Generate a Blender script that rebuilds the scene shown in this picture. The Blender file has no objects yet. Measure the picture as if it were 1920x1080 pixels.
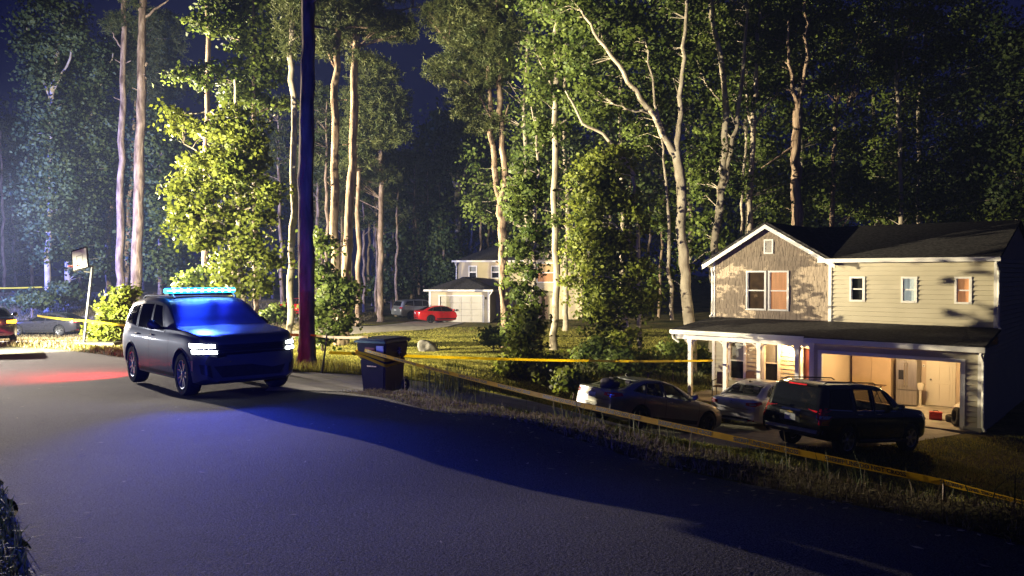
import bpy, bmesh, math, random
import numpy as np
from mathutils import Vector, Matrix
from mathutils.bvhtree import BVHTree

C = bpy.context.scene.collection
SC = bpy.context.scene
R = math.radians
# ------------------------------------------------------------------ camera
F, HY = 1450.0, 513.0
CAMZ = 1.7
PITCH = math.atan((540 - HY) / F)
cam = bpy.data.cameras.new('camera'); cam.sensor_width = 36; cam.lens = 36 * F / 1920
cam.clip_end = 2000; cam.clip_start = 0.05
camo = bpy.data.objects.new('camera', cam); C.objects.link(camo)
camo.location = (0, 0, CAMZ); camo.rotation_euler = (math.pi / 2 - PITCH, 0, 0)
SC.camera = camo
# ------------------------------------------------------------------ world, exposure
W = bpy.data.worlds.new('World'); SC.world = W; W.use_nodes = True
bg = W.node_tree.nodes['Background']
bg.inputs[0].default_value = (0.0032, 0.0045, 0.029, 1); bg.inputs[1].default_value = 1.0
SC.view_settings.view_transform = 'Standard'; SC.view_settings.look = 'None'
SC.view_settings.exposure = 0.0; SC.view_settings.gamma = 1
SC.cycles.use_denoising = True
SC.cycles.max_bounces = 6; SC.cycles.diffuse_bounces = 2; SC.cycles.glossy_bounces = 3
SC.cycles.transmission_bounces = 4; SC.cycles.transparent_max_bounces = 12
SC.cycles.sample_clamp_indirect = 4.0
SC.cycles.caustics_reflective = False; SC.cycles.caustics_refractive = False

def spot(name, loc, target, power, color, size=160, blend=1.0, radius=0.05):
    l = bpy.data.lights.new(name, 'SPOT'); l.energy = power; l.color = color
    l.spot_size = R(size); l.spot_blend = blend; l.shadow_soft_size = radius
    o = bpy.data.objects.new(name, l); C.objects.link(o); o.location = loc
    o.rotation_euler = (Vector(target) - Vector(loc)).to_track_quat('-Z', 'Y').to_euler()
    return o
def point(name, loc, power, color, radius=0.05):
    l = bpy.data.lights.new(name, 'POINT'); l.energy = power; l.color = color; l.shadow_soft_size = radius
    o = bpy.data.objects.new(name, l); C.objects.link(o); o.location = loc
    return o
# emergency lights inferred out of view, mostly at left, with added fill spots among them
FLOOD = (-34.0, 41.0, 3.6)
spot('scene_floodlight', FLOOD, (18, 44.0, 8.0), 345000, (1.0, 0.86, 0.58), 96, 1.0, 0.10)
spot('headlamp_or_fill', (-18.3, 22.5, .4), (-15.4, 31.5, -.95), 60000, (1.0, .92, .58), 52, 1.0, .06)
spot('headlamp_or_fill', (-18.2, 22.3, .6), (-7.4, 15.6, .3), 950, (.9, .92, 1.0), 46, 1.0, .06)  # added spot to brighten the police suv's side, no known headlamp
spot('patrol_beacon', (-7.0, -6.0, 2.3), (-5.5, 16, .2), 9500, (.035, .06, 1.0), 70, 1.0, .10)
spot('scene_floodlight', (-35.3, 49.8, 2.7), (4, 4, 2.0), 150000, (1.0, 0.86, 0.72), 70, 1.0, 0.08)
spot('added_fill_spot', (-35.3, 49.8, 6.6), (4.6, 6.9, -.3), 150000, (1.0, 0.86, 0.66), 5.2, .6, 0.08)  # added narrow beam that brightens only the bank and tape
spot('added_fill_spot', (-35.0, 49.6, 6.6), (.5, 26, -1.8), 110000, (1.0, 0.88, 0.55), 17, .8, 0.08)  # added beam to brighten the lawn behind the bin
spot('scene_floodlight', (-20.0, 19.0, 3.6), (12, 47, 12.0), 125000, (1.0, 0.88, 0.60), 64, 1.0, 0.08)
spot('scene_floodlight', (-30.0, 36.0, 3.0), (-16, 80, 11), 62000, (1.0, 0.95, 0.84), 120, 1.0, 0.15)
spot('patrol_beacon', (-40.0, 44.0, 3.0), (-30, 75, 6), 90000, (0.10, 0.16, 1.0), 110, 1.0, 0.15)

def at(u, v, d):
    """world point seen at photo pixel (u, v) at distance y = d"""
    a = (u - 960) / F; b = (540 - v) / F
    c, s = math.cos(PITCH), math.sin(PITCH)
    D = Vector((a, c + b * s, -s + b * c))
    return Vector((0, 0, CAMZ)) + D * (d / D.y)

# ------------------------------------------------------------------ object helpers
def tag(o, label=None, cat=None, group=None, kind=None):
    if label: o['label'] = label
    if cat: o['category'] = cat
    if group: o['group'] = group
    if kind: o['kind'] = kind
    return o
def empty(name, loc, rot=(0, 0, 0), label=None, cat=None, group=None):
    o = bpy.data.objects.new(name, None); C.objects.link(o); o.location = loc; o.rotation_euler = rot
    o.empty_display_size = 0.2
    return tag(o, label, cat, group)
def copy_tree(o, parent=None):
    c = o.copy(); C.objects.link(c)
    if parent: c.parent = parent
    for ch in list(o.children): copy_tree(ch, c)
    return c
class MB:
    def __init__(s): s.v = []; s.f = []
    def add(s, vs, fs):
        b = len(s.v); s.v.extend([tuple(p) for p in vs]); s.f.extend([tuple(i + b for i in f) for f in fs])
    def box(s, c, d, rz=0, rx=0, ry=0, taper=1.0):
        m = Matrix.Translation(Vector(c)) @ Matrix.Rotation(rz, 4, 'Z') @ Matrix.Rotation(ry, 4, 'Y') @ Matrix.Rotation(rx, 4, 'X')
        vs = []
        for z in (-.5, .5):
            t = taper if z > 0 else 1.0
            for x, y in ((-.5, -.5), (.5, -.5), (.5, .5), (-.5, .5)):
                vs.append(m @ Vector((x * d[0] * t, y * d[1] * t, z * d[2])))
        s.add(vs, [(3, 2, 1, 0), (4, 5, 6, 7), (0, 1, 5, 4), (1, 2, 6, 5), (2, 3, 7, 6), (3, 0, 4, 7)])
    def b2(s, x0, x1, y0, y1, z0, z1):
        s.box(((x0 + x1) / 2, (y0 + y1) / 2, (z0 + z1) / 2), (abs(x1 - x0), abs(y1 - y0), abs(z1 - z0)))
    def quad(s, a, b, c, d): s.add([a, b, c, d], [(0, 1, 2, 3)])
    def bark_tube(s, pts, rad, n, amp, rs):
        """trunk with ridged, uneven bark"""
        b = len(s.v); s.tube(pts, rad, n); k = len(pts)
        ph = rs.uniform(0, 6.28, (5,)); fr = rs.randint(3, 13, (5,)); fz = rs.uniform(.5, 5, (5,))
        for i in range(k):
            for j in range(n):
                a = 2 * math.pi * j / n; q = Vector(s.v[b + i * n + j]); d = q - pts[i]
                g = sum(math.sin(fr[m_] * a + fz[m_] * pts[i].z + ph[m_]) for m_ in range(5)) / 5
                s.v[b + i * n + j] = tuple(pts[i] + d * (1 + amp * g + amp * rs.uniform(-.5, .5)))
    def tube(s, pts, rad, n=8, caps=True):
        pts = [Vector(p) for p in pts]; k = len(pts)
        if not hasattr(rad, '__len__'): rad = [rad] * k
        vs = []; ref = Vector((0.31, 0.57, 0.1))
        for i, p in enumerate(pts):
            t = (pts[min(i + 1, k - 1)] - pts[max(i - 1, 0)]).normalized()
            a = t.cross(ref)
            if a.length < 1e-3: a = t.cross(Vector((1, 0, 0)))
            a.normalize(); b = t.cross(a)
            for j in range(n):
                an = 2 * math.pi * j / n
                vs.append(p + (a * math.cos(an) + b * math.sin(an)) * rad[i])
        fs = [(i * n + j, i * n + (j + 1) % n, (i + 1) * n + (j + 1) % n, (i + 1) * n + j) for i in range(k - 1) for j in range(n)]
        if caps: fs += [tuple(range(n - 1, -1, -1)), tuple((k - 1) * n + j for j in range(n))]
        s.add(vs, fs)
    def lathe(s, prof, n=24, m=None):
        """profile of (r, z) about local Z"""
        m = m or Matrix.Identity(4); vs = []; k = len(prof)
        for r, z in prof:
            for j in range(n):
                a = 2 * math.pi * j / n
                vs.append(m @ Vector((r * math.cos(a), r * math.sin(a), z)))
        fs = [(i * n + j, i * n + (j + 1) % n, (i + 1) * n + (j + 1) % n, (i + 1) * n + j) for i in range(k - 1) for j in range(n)]
        s.add(vs, fs)
    def build(s, name, mat, parent=None, smooth=False, angle=35, bevel=0):
        me = bpy.data.meshes.new(name); me.from_pydata(s.v, [], s.f); me.update()
        if bevel:
            bm = bmesh.new(); bm.from_mesh(me)
            bmesh.ops.remove_doubles(bm, verts=bm.verts, dist=1e-5)
            ed = [e for e in bm.edges if len(e.link_faces) == 2 and e.calc_face_angle(0) > 0.6]
            bmesh.ops.bevel(bm, geom=ed, offset=bevel, segments=2, affect='EDGES', clamp_overlap=True)
            bm.to_mesh(me); bm.free()
        if smooth:
            me.polygons.foreach_set('use_smooth', [True] * len(me.polygons))
            me.set_sharp_from_angle(angle=R(angle))
        me.materials.append(mat)
        o = bpy.data.objects.new(name, me); C.objects.link(o)
        if parent is not None: o.parent = parent
        return o
def np_mesh(name, V, Fq, mat, parent=None, tint=None, smooth=False, spray=None):
    """V (n,3), Fq (m,k) faces of k corners each; tint: value per vertex"""
    me = bpy.data.meshes.new(name); n, m, k = len(V), len(Fq), Fq.shape[1]
    me.vertices.add(n); me.vertices.foreach_set('co', np.asarray(V, np.float32).ravel())
    me.loops.add(m * k); me.loops.foreach_set('vertex_index', np.asarray(Fq, np.int32).ravel())
    me.polygons.add(m); me.polygons.foreach_set('loop_start', np.arange(0, m * k, k, dtype=np.int32))
    me.update(calc_edges=True)
    if smooth: me.polygons.foreach_set('use_smooth', np.ones(m, bool))
    if tint is not None:
        a = me.attributes.new('tint', 'FLOAT', 'POINT'); a.data.foreach_set('value', np.asarray(tint, np.float32))
    if spray is not None:
        a = me.attributes.new('spray', 'FLOAT_VECTOR', 'POINT'); a.data.foreach_set('vector', np.asarray(spray, np.float32).ravel())
    me.validate()
    me.materials.append(mat)
    o = bpy.data.objects.new(name, me); C.objects.link(o)
    if parent is not None: o.parent = parent
    return o

# ------------------------------------------------------------------ materials
def nodes(name):
    m = bpy.data.materials.new(name); m.use_nodes = True
    return m, m.node_tree.nodes, m.node_tree.links, m.node_tree.nodes['Principled BSDF']
def mat(name, col, rough=0.6, metal=0.0, vary=0.0, scale=8.0, bump=0.0, bscale=40.0, coat=0.0, stretch=None, col2=None, spec=0.5, det=5):
    m, N, Lk, B = nodes(name)
    B.inputs['Base Color'].default_value = (*col, 1); B.inputs['Roughness'].default_value = rough
    B.inputs['Metallic'].default_value = metal; B.inputs['Coat Weight'].default_value = coat
    B.inputs['Coat Roughness'].default_value = 0.06
    B.inputs['Specular IOR Level'].default_value = spec
    tc = N.new('ShaderNodeTexCoord'); src = tc.outputs['Object']
    if stretch:
        mp = N.new('ShaderNodeMapping'); mp.inputs['Scale'].default_value = stretch
        Lk.new(src, mp.inputs[0]); src = mp.outputs[0]
    if vary or col2:
        nz = N.new('ShaderNodeTexNoise'); nz.inputs['Scale'].default_value = scale; nz.inputs['Detail'].default_value = det
        Lk.new(src, nz.inputs['Vector'])
        rp = N.new('ShaderNodeValToRGB'); rp.color_ramp.elements[0].position = 0.35; rp.color_ramp.elements[1].position = 0.65
        c2 = col2 or tuple(min(1, c * (1 + vary)) for c in col)
        c1 = col if col2 else tuple(c * (1 - vary) for c in col)
        rp.color_ramp.elements[0].color = (*c1, 1); rp.color_ramp.elements[1].color = (*c2, 1)
        Lk.new(nz.outputs[0], rp.inputs[0]); Lk.new(rp.outputs[0], B.inputs['Base Color'])
    if bump:
        n2 = N.new('ShaderNodeTexNoise'); n2.inputs['Scale'].default_value = bscale; n2.inputs['Detail'].default_value = 6
        Lk.new(src, n2.inputs['Vector'])
        bp = N.new('ShaderNodeBump'); bp.inputs['Strength'].default_value = 1.0; bp.inputs['Distance'].default_value = bump
        Lk.new(n2.outputs[0], bp.inputs['Height']); Lk.new(bp.outputs[0], B.inputs['Normal'])
    return m
def emit(name, col, st):
    m, N, Lk, B = nodes(name)
    B.inputs['Base Color'].default_value = (*[min(1, c) for c in col], 1)
    B.inputs['Emission Color'].default_value = (*col, 1); B.inputs['Emission Strength'].default_value = st
    return m
def leafmat(name, c_dark, c_light, transl=0.35, rough=0.55, sprays=False):
    m, N, Lk, B = nodes(name)
    at_ = N.new('ShaderNodeAttribute'); at_.attribute_name = 'tint'
    rp = N.new('ShaderNodeValToRGB'); rp.color_ramp.elements[0].color = (*c_dark, 1); rp.color_ramp.elements[1].color = (*c_light, 1)
    Lk.new(at_.outputs['Fac'], rp.inputs[0]); Lk.new(rp.outputs[0], B.inputs['Base Color'])
    B.inputs['Roughness'].default_value = rough; B.inputs['Specular IOR Level'].default_value = 0.2
    T = N.new('ShaderNodeBsdfTranslucent'); Lk.new(rp.outputs[0], T.inputs[0])
    if sprays:                                                      # leaves of a spray share its rounded form: blend each leaf's own normal with the spray's
        an = N.new('ShaderNodeAttribute'); an.attribute_name = 'spray'; ge = N.new('ShaderNodeNewGeometry')
        vm = N.new('ShaderNodeVectorMath'); vm.operation = 'MULTIPLY_ADD'; vm.inputs[1].default_value = (.55, .55, .55)
        Lk.new(ge.outputs['Normal'], vm.inputs[0]); Lk.new(an.outputs['Vector'], vm.inputs[2])
        vn = N.new('ShaderNodeVectorMath'); vn.operation = 'NORMALIZE'; Lk.new(vm.outputs[0], vn.inputs[0]); Lk.new(vn.outputs[0], B.inputs['Normal'])
    mx = N.new('ShaderNodeMixShader'); mx.inputs[0].default_value = transl
    Lk.new(B.outputs[0], mx.inputs[1]); Lk.new(T.outputs[0], mx.inputs[2])
    Lk.new(mx.outputs[0], N['Material Output'].inputs[0])
    return m
def glassmat(name, tint, opacity, rough=0.04):
    """tinted glass: part transparent, part mirror-like"""
    m, N, Lk, B = nodes(name)
    B.inputs['Base Color'].default_value = (0.006, 0.007, 0.009, 1); B.inputs['Roughness'].default_value = rough
    B.inputs['Specular IOR Level'].default_value = 0.6
    T = N.new('ShaderNodeBsdfTransparent'); T.inputs[0].default_value = (*tint, 1)
    mx = N.new('ShaderNodeMixShader'); mx.inputs[0].default_value = opacity
    Lk.new(T.outputs[0], mx.inputs[1]); Lk.new(B.outputs[0], mx.inputs[2])
    Lk.new(mx.outputs[0], N['Material Output'].inputs[0])
    return m
def barkmat(name, c1, c2, sc=6.0, bump=0.03, stretch=(1, 1, 0.25)):
    m, N, Lk, B = nodes(name)
    tc = N.new('ShaderNodeTexCoord'); mp = N.new('ShaderNodeMapping'); mp.inputs['Scale'].default_value = stretch
    Lk.new(tc.outputs['Object'], mp.inputs[0])
    vo = N.new('ShaderNodeTexVoronoi'); vo.inputs['Scale'].default_value = sc; vo.feature = 'DISTANCE_TO_EDGE'
    nz = N.new('ShaderNodeTexNoise'); nz.inputs['Scale'].default_value = sc * 0.8; nz.inputs['Detail'].default_value = 6
    Lk.new(mp.outputs[0], vo.inputs['Vector']); Lk.new(mp.outputs[0], nz.inputs['Vector'])
    rp = N.new('ShaderNodeValToRGB'); rp.color_ramp.elements[0].color = (*c1, 1); rp.color_ramp.elements[1].color = (*c2, 1)
    rp.color_ramp.elements[0].position = 0.3; rp.color_ramp.elements[1].position = 0.7
    Lk.new(nz.outputs[0], rp.inputs[0]); Lk.new(rp.outputs[0], B.inputs['Base Color'])
    B.inputs['Roughness'].default_value = 0.9; B.inputs['Specular IOR Level'].default_value = 0.1
    mt = N.new('ShaderNodeMath'); mt.operation = 'MULTIPLY'; Lk.new(vo.outputs[0], mt.inputs[0]); Lk.new(nz.outputs[0], mt.inputs[1])
    bp = N.new('ShaderNodeBump'); bp.inputs['Distance'].default_value = bump; Lk.new(mt.outputs[0], bp.inputs['Height'])
    Lk.new(bp.outputs[0], B.inputs['Normal'])
    return m
M = {}
M['asphalt'] = None
M['concrete'] = mat('concrete', (0.36, 0.33, 0.28), 0.9, vary=0.18, scale=2.0, bump=0.004, bscale=30, spec=0.2)
M['siding'] = mat('siding', (0.46, 0.41, 0.285), 0.55, vary=0.04, scale=1.5)
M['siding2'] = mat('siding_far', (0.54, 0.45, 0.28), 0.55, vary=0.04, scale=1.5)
M['shake'] = mat('shake', (0.30, 0.235, 0.165), 0.8, vary=0.22, scale=5.0, stretch=(3, 3, 0.6), bump=0.004, bscale=30)
M['trim'] = mat('white_trim', (0.74, 0.71, 0.64), 0.45, vary=0.05, scale=2)
M['shingle'] = mat('shingle', (0.045, 0.042, 0.040), 0.9, vary=0.45, scale=9, bump=0.01, bscale=25, spec=0.2)
M['drywall'] = mat('drywall', (0.62, 0.50, 0.36), 0.85, vary=0.05, scale=1)
M['door_white'] = mat('door_white', (0.72, 0.66, 0.52), 0.4)
M['steel'] = mat('brushed_steel', (0.45, 0.42, 0.38), 0.35, 0.8, vary=0.15, scale=6, stretch=(8, 8, .3))
M['dark_plastic'] = mat('dark_plastic', (0.012, 0.012, 0.014), 0.5, vary=0.2, scale=20)
M['rubber'] = mat('rubber', (0.012, 0.012, 0.012), 0.85, vary=0.3, scale=14, bump=0.003, bscale=60)
M['alloy'] = mat('alloy', (0.55, 0.56, 0.58), 0.3, 0.9, vary=0.1, scale=10)
M['dark_alloy'] = mat('dark_alloy', (0.05, 0.05, 0.055), 0.35, 0.8, vary=0.1, scale=10)
M['chrome'] = mat('chrome', (0.75, 0.75, 0.75), 0.12, 1.0, vary=0.05, scale=10)
M['black'] = mat('black_metal', (0.02, 0.02, 0.022), 0.45, 0.2, vary=0.2, scale=12)
M['brown'] = mat('brown_vinyl', (0.10, 0.055, 0.03), 0.6, vary=0.2, scale=8)
M['red_plastic'] = mat('red_plastic', (0.42, 0.02, 0.015), 0.45, vary=0.1, scale=8)
M['wood'] = mat('weathered_wood', (0.16, 0.12, 0.085), 0.85, vary=0.3, scale=6, stretch=(6, 6, 1), bump=0.004, bscale=30)
M['rock'] = mat('rock', (0.15, 0.14, 0.125), 0.9, vary=0.3, scale=5, bump=0.03, bscale=7)
def tapemat(name, col):
    m = mat(name, col, .35, vary=.08, scale=4); N, Lk = m.node_tree.nodes, m.node_tree.links
    T = N.new('ShaderNodeBsdfTranslucent'); T.inputs[0].default_value = (*col, 1)
    mx = N.new('ShaderNodeMixShader'); mx.inputs[0].default_value = .5
    Lk.new(N['Principled BSDF'].outputs[0], mx.inputs[1]); Lk.new(T.outputs[0], mx.inputs[2]); Lk.new(mx.outputs[0], N['Material Output'].inputs[0])
    return m
M['tape'] = tapemat('tape_yellow', (0.75, 0.47, 0.02)); M['tape_hi'] = tapemat('tape_lemon', (0.80, 0.66, 0.04))
M['ink'] = mat('tape_ink', (0.008, 0.008, 0.008), 0.5, vary=0.2, scale=30)
M['plate'] = mat('number_plate', (0.62, 0.62, 0.66), 0.4, vary=0.12, scale=30)
M['plate_text'] = mat('number_plate_text', (0.06, 0.07, 0.2), 0.5, vary=0.2, scale=30)
M['tail_red'] = mat('tail_red', (0.45, 0.012, 0.02), 0.12, coat=1.0, vary=0.25, scale=14)
M['lamp_clear'] = mat('lamp_clear', (0.6, 0.6, 0.6), 0.1, 0.3, coat=1.0, vary=0.2, scale=20)
M['cloth'] = mat('dark_cloth', (0.03, 0.025, 0.03), 0.95, vary=0.4, scale=12, bump=0.01, bscale=25)
M['bag'] = mat('grey_bag', (0.10, 0.085, 0.06), 0.8, vary=0.5, scale=7, bump=0.02, bscale=12)
def curtain(name, col, st):
    """lit curtain cloth with hanging folds"""
    m = emit(name, col, st); N, Lk = m.node_tree.nodes, m.node_tree.links; B = N['Principled BSDF']
    tc = N.new('ShaderNodeTexCoord'); mp = N.new('ShaderNodeMapping'); mp.inputs['Scale'].default_value = (13, 13, .8); Lk.new(tc.outputs['Object'], mp.inputs[0])
    nz = N.new('ShaderNodeTexNoise'); nz.inputs['Scale'].default_value = 1; nz.inputs['Detail'].default_value = 3; Lk.new(mp.outputs[0], nz.inputs['Vector'])
    mr = N.new('ShaderNodeMapRange'); mr.inputs[1].default_value = .3; mr.inputs[2].default_value = .7; mr.inputs[3].default_value = st * .55; mr.inputs[4].default_value = st * 1.35
    Lk.new(nz.outputs[0], mr.inputs[0]); Lk.new(mr.outputs[0], B.inputs['Emission Strength']); return m
M['curtain_orange'] = curtain('curtain_lit_orange', (1.0, 0.44, 0.17), 0.52)
M['curtain_warm'] = curtain('curtain_lit_warm', (1.0, 0.62, 0.24), 0.60)
M['blind_lit'] = curtain('blind_lit', (.80, .86, .76), .55)
M['blind'] = mat('window_blind', (0.62, 0.60, 0.54), 0.6, vary=0.1, scale=3)
M['room_dark'] = mat('dark_room', (0.03, 0.03, 0.03), 0.8, vary=0.3, scale=2)
M['room_brown'] = mat('brown_room', (0.16, 0.09, 0.04), 0.8, vary=0.3, scale=3)
M['winglass'] = glassmat('window_glass', (0.92, 0.93, 0.94), 0.16, 0.02)
M['carglass'] = glassmat('car_glass', (0.80, 0.83, 0.82), 0.42, 0.03)
M['darkglass'] = glassmat('privacy_glass', (0.30, 0.32, 0.32), 0.80, 0.03)
M['bark_pine'] = barkmat('bark_pine', (0.075, 0.045, 0.03), (0.40, 0.30, 0.21), 5.5, 0.06)
M['bark_pale'] = barkmat('bark_pale', (0.20, 0.165, 0.12), (0.47, 0.41, 0.31), 3.5, 0.015, (1, 1, 0.5))
M['bark_dark'] = barkmat('bark_dark', (0.06, 0.045, 0.04), (0.26, 0.20, 0.16), 5.0, 0.12)
M['leaf_yellow'] = leafmat('leaf_yellow_green', (0.07, 0.10, 0.012), (0.20, 0.225, 0.03), 0.32, sprays=True)
M['leaf_green'] = leafmat('leaf_green', (0.05, 0.085, 0.016), (0.15, 0.19, 0.035), 0.32, sprays=True)
M['leaf_deep'] = leafmat('leaf_deep', (0.03, 0.058, 0.02), (0.10, 0.13, 0.04), 0.28, sprays=True)
M['needle'] = leafmat('pine_needles', (0.035, 0.055, 0.018), (0.12, 0.13, 0.04), 0.2)
M['grass'] = leafmat('grass_blades', (0.11, 0.125, 0.022), (0.40, 0.36, 0.08), 0.5, 0.8)
M['drygrass'] = leafmat('dry_grass_blades', (0.10, 0.08, 0.04), (0.30, 0.24, 0.14), 0.2, 0.8)
M['weed'] = leafmat('weed_blades', (0.035, 0.06, 0.02), (0.16, 0.16, 0.06), 0.25, 0.7)
M['litter'] = leafmat('leaf_litter', (0.16, 0.11, 0.06), (0.55, 0.48, 0.36), 0.1, 0.8)

# ------------------------------------------------------------------ terrain
right_edge = [(10, -8), (7.6, -4), (5.2, .4), (2.9, 4.55), (1.29, 7.5), (-.10, 9.6), (-2.1, 12.7), (-3.75, 15.35), (-5.4, 17.6), (-8.3, 21.2), (-12.6, 25.0), (-19.7, 29.6), (-30, 34.5), (-45, 40), (-70, 47)]
left_edge = [(3.2, -10), (1.6, -4), (-.6, 1.2), (-2.7, 4.35), (-4.35, 6.6), (-8.0, 11.0), (-12.5, 15.5), (-19, 20.0), (-28, 24.8), (-42, 30), (-70, 38)]
def resample(pl, n):
    p = np.array(pl, float)
    for _ in range(2):                                              # Chaikin smoothing
        q = np.empty((2 * len(p), 2)); q[0] = p[0]; q[-1] = p[-1]
        q[1:-1:2] = p[:-1] * .75 + p[1:] * .25; q[2:-1:2] = p[:-1] * .25 + p[1:] * .75; p = q
    s = np.r_[0, np.cumsum(np.hypot(*np.diff(p, axis=0).T))]
    t = np.linspace(0, s[-1], n)
    return np.c_[np.interp(t, s, p[:, 0]), np.interp(t, s, p[:, 1])]
NE = 260
RE, LE = resample(right_edge, NE), resample(left_edge, NE)
def wheelpts(x, y, z, yaw, pit, axles, hw):
    """ground points under the tyres of a parked car"""
    out = []
    for s in axles:
        for w in (-hw, hw): out.append((x - s * math.cos(yaw) * math.cos(pit) - w * math.sin(yaw), y - s * math.sin(yaw) * math.cos(pit) + w * math.cos(yaw), z - s * math.sin(pit) - .012))
    return out
WHEELS = wheelpts(6.2, 24.7, -3.34, .575, -.160, (.92, 3.72), .8) + wheelpts(10.55, 28.35, -3.38, .775, 0, (.92, 3.72), .8) + wheelpts(11.75, 23.45, -3.50, .56, -.085, (.98, 3.93), .85) + wheelpts(-4.55, 13.63, -.46, -.852, .026, (.95, 3.99), .82)
CTRL = np.array([
 (10, -8, .1), (5, -8, .1), (3, 2, 0), (0, 0, 0), (0, 6, -.03), (1.29, 7.5, -.12), (-3, 9, -.18), (-4.35, 6.6, -.12), (-2, 10.5, -.22), (-7.6, 12.5, -.38),
 (-10, 19, -.70), (-15, 22.5, -.84), (-20, 27, -.98), (-35, 33, -1.3), (-50, 38, -1.6),
 (-9, 8, -.1), (-15, 12, -.3), (-25, 15, -.5), (-40, 20, -1),
 # right bank and yard
 (3.43, 4.84, .04), (1.82, 7.79, -.10), (.43, 9.85, -.19), (-1.57, 12.95, -.43), (4.22, 5.27, -.30), (2.6, 8.2, -.42), (1.2, 10.3, -.55), (-.8, 13.4, -.72), (5.0, 6.2, -.80), (3.3, 8.7, -.75), (2.0, 10.8, -.88), (0, 14.2, -.95),
 (7, 8, -1.3), (5, 10, -1.3), (7.6, 11, -2.2), (4, 13, -1.7), (12, 10, -2.6), (9, 15, -2.95), (14, 16, -3.2), (20, 20, -3.4), (16, 5, -2.4), (12, 1, -1.2),
 (-3.1, 15.8, -.66), (-4.2, 17.8, -.66), (-2.4, 17.2, -.78), (.5, 17.6, -1.25), (9.5, 20, -3.25), (15, 24.6, -3.4), (11.3, 27.8, -3.4), (8, 30.5, -3.38), (6.5, 32.5, -3.3),
] + WHEELS + [
 (20, 30, -3.4), (16, 33, -3.4), (10, 36, -3.3),
 (-5.66, 21.3, -.95), (-3.7, 25.4, -1.45), (-1.1, 26.4, -1.85), (2, 28, -2.4), (5, 33, -2.85), (-6, 34, -1.9), (-4.5, 41, -2.45), (2.3, 41, -2.4), (0, 43, -2.4), (8, 40, -3.0), (14, 48, -3), (28, 48, -3),
 (-9, 26, -1.2), (-14, 30, -1.1), (-16, 34, -1.35), (-24, 42, -1.9), (-30, 51, -2.25), (-24, 51, -2.2), (-38, 51, -2.2), (-11, 52, -2.25), (-16, 43, -1.95), (-6, 55, -2.5),
 (-8, 69, -2.38), (-4, 66, -2.45), (2, 66, -2.4), (6, 62, -2.5), (-15, 70, -1.7), (-25, 66, -.7), (-40, 66, -.5), (-20, 80, -.8), (-8, 86, -.9), (10, 85, -1.5), (30, 75, -2.5), (-50, 75, 0), (-60, 55, -1.0),
 (-30, 120, 0), (10, 120, 0), (50, 110, -1.5), (60, 60, -3), (60, 20, -3), (40, -20, -2), (0, -40, .2), (-50, -10, 0), (-80, 60, 0), (-90, 110, .5), (90, 110, -1), (100, 0, -2), (-90, 0, -.5)], float)
def tps_fit(P):
    x, z = P[:, :2], P[:, 2]; n = len(x)
    r = np.linalg.norm(x[:, None] - x[None], axis=-1)
    K = np.where(r > 0, r * r * np.log(r + 1e-9), 0) + np.eye(n) * 0.06
    A = np.zeros((n + 3, n + 3)); A[:n, :n] = K; A[:n, n] = 1; A[:n, n + 1:] = x; A[n, :n] = 1; A[n + 1:, :n] = x.T
    return np.linalg.solve(A, np.r_[z, 0, 0, 0])
TW = tps_fit(CTRL)
def Hs(x, y):
    """smooth ground height, arrays"""
    x = np.atleast_1d(np.asarray(x, float)); y = np.atleast_1d(np.asarray(y, float)); sh = x.shape
    q = np.c_[x.ravel(), y.ravel()]; out = np.empty(len(q)); n = len(CTRL)
    for i in range(0, len(q), 20000):
        b = q[i:i + 20000]
        r2 = ((b[:, None] - CTRL[None, :, :2]) ** 2).sum(-1)
        U = 0.5 * r2 * np.log(r2 + 1e-12)
        out[i:i + 20000] = U @ TW[:n] + TW[n] + b @ TW[n + 1:]
    far = np.clip((np.hypot(q[:, 0], q[:, 1] - 30) - 85) / 35, 0, 1)
    out = out * (1 - far) + (-0.5) * far
    return out.reshape(sh)
def Z(x, y): return float(Hs(x, y)[0])
ROADPOLY = np.vstack([RE, LE[::-1]])
def inside(poly, x, y):
    x = np.asarray(x); y = np.asarray(y); c = np.zeros(x.shape, bool); n = len(poly); j = n - 1
    for i in range(n):
        xi, yi = poly[i]; xj, yj = poly[j]
        k = ((yi > y) != (yj > y)) & (x < (xj - xi) * (y - yi) / (yj - yi + 1e-12) + xi)
        c ^= k; j = i
    return c
def dist_pl(pl, x, y):
    x = np.asarray(x); y = np.asarray(y); d = np.full(x.shape, 1e9)
    for a, b in zip(pl[:-1], pl[1:]):
        ab = b - a; t = np.clip(((x - a[0]) * ab[0] + (y - a[1]) * ab[1]) / (ab @ ab + 1e-12), 0, 1)
        d = np.minimum(d, np.hypot(x - a[0] - t * ab[0], y - a[1] - t * ab[1]))
    return d
def vnoise(x, y, sc, seed=0):
    rs = np.random.RandomState(seed); T = rs.rand(256, 256)
    X = np.asarray(x) / sc; Y = np.asarray(y) / sc
    xi = np.floor(X).astype(int); yi = np.floor(Y).astype(int); fx = X - xi; fy = Y - yi
    fx = fx * fx * (3 - 2 * fx); fy = fy * fy * (3 - 2 * fy)
    g = lambda a, b: T[a & 255, b & 255]
    return (g(xi, yi) * (1 - fx) + g(xi + 1, yi) * fx) * (1 - fy) + (g(xi, yi + 1) * (1 - fx) + g(xi + 1, yi + 1) * fx) * fy - .5
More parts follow.
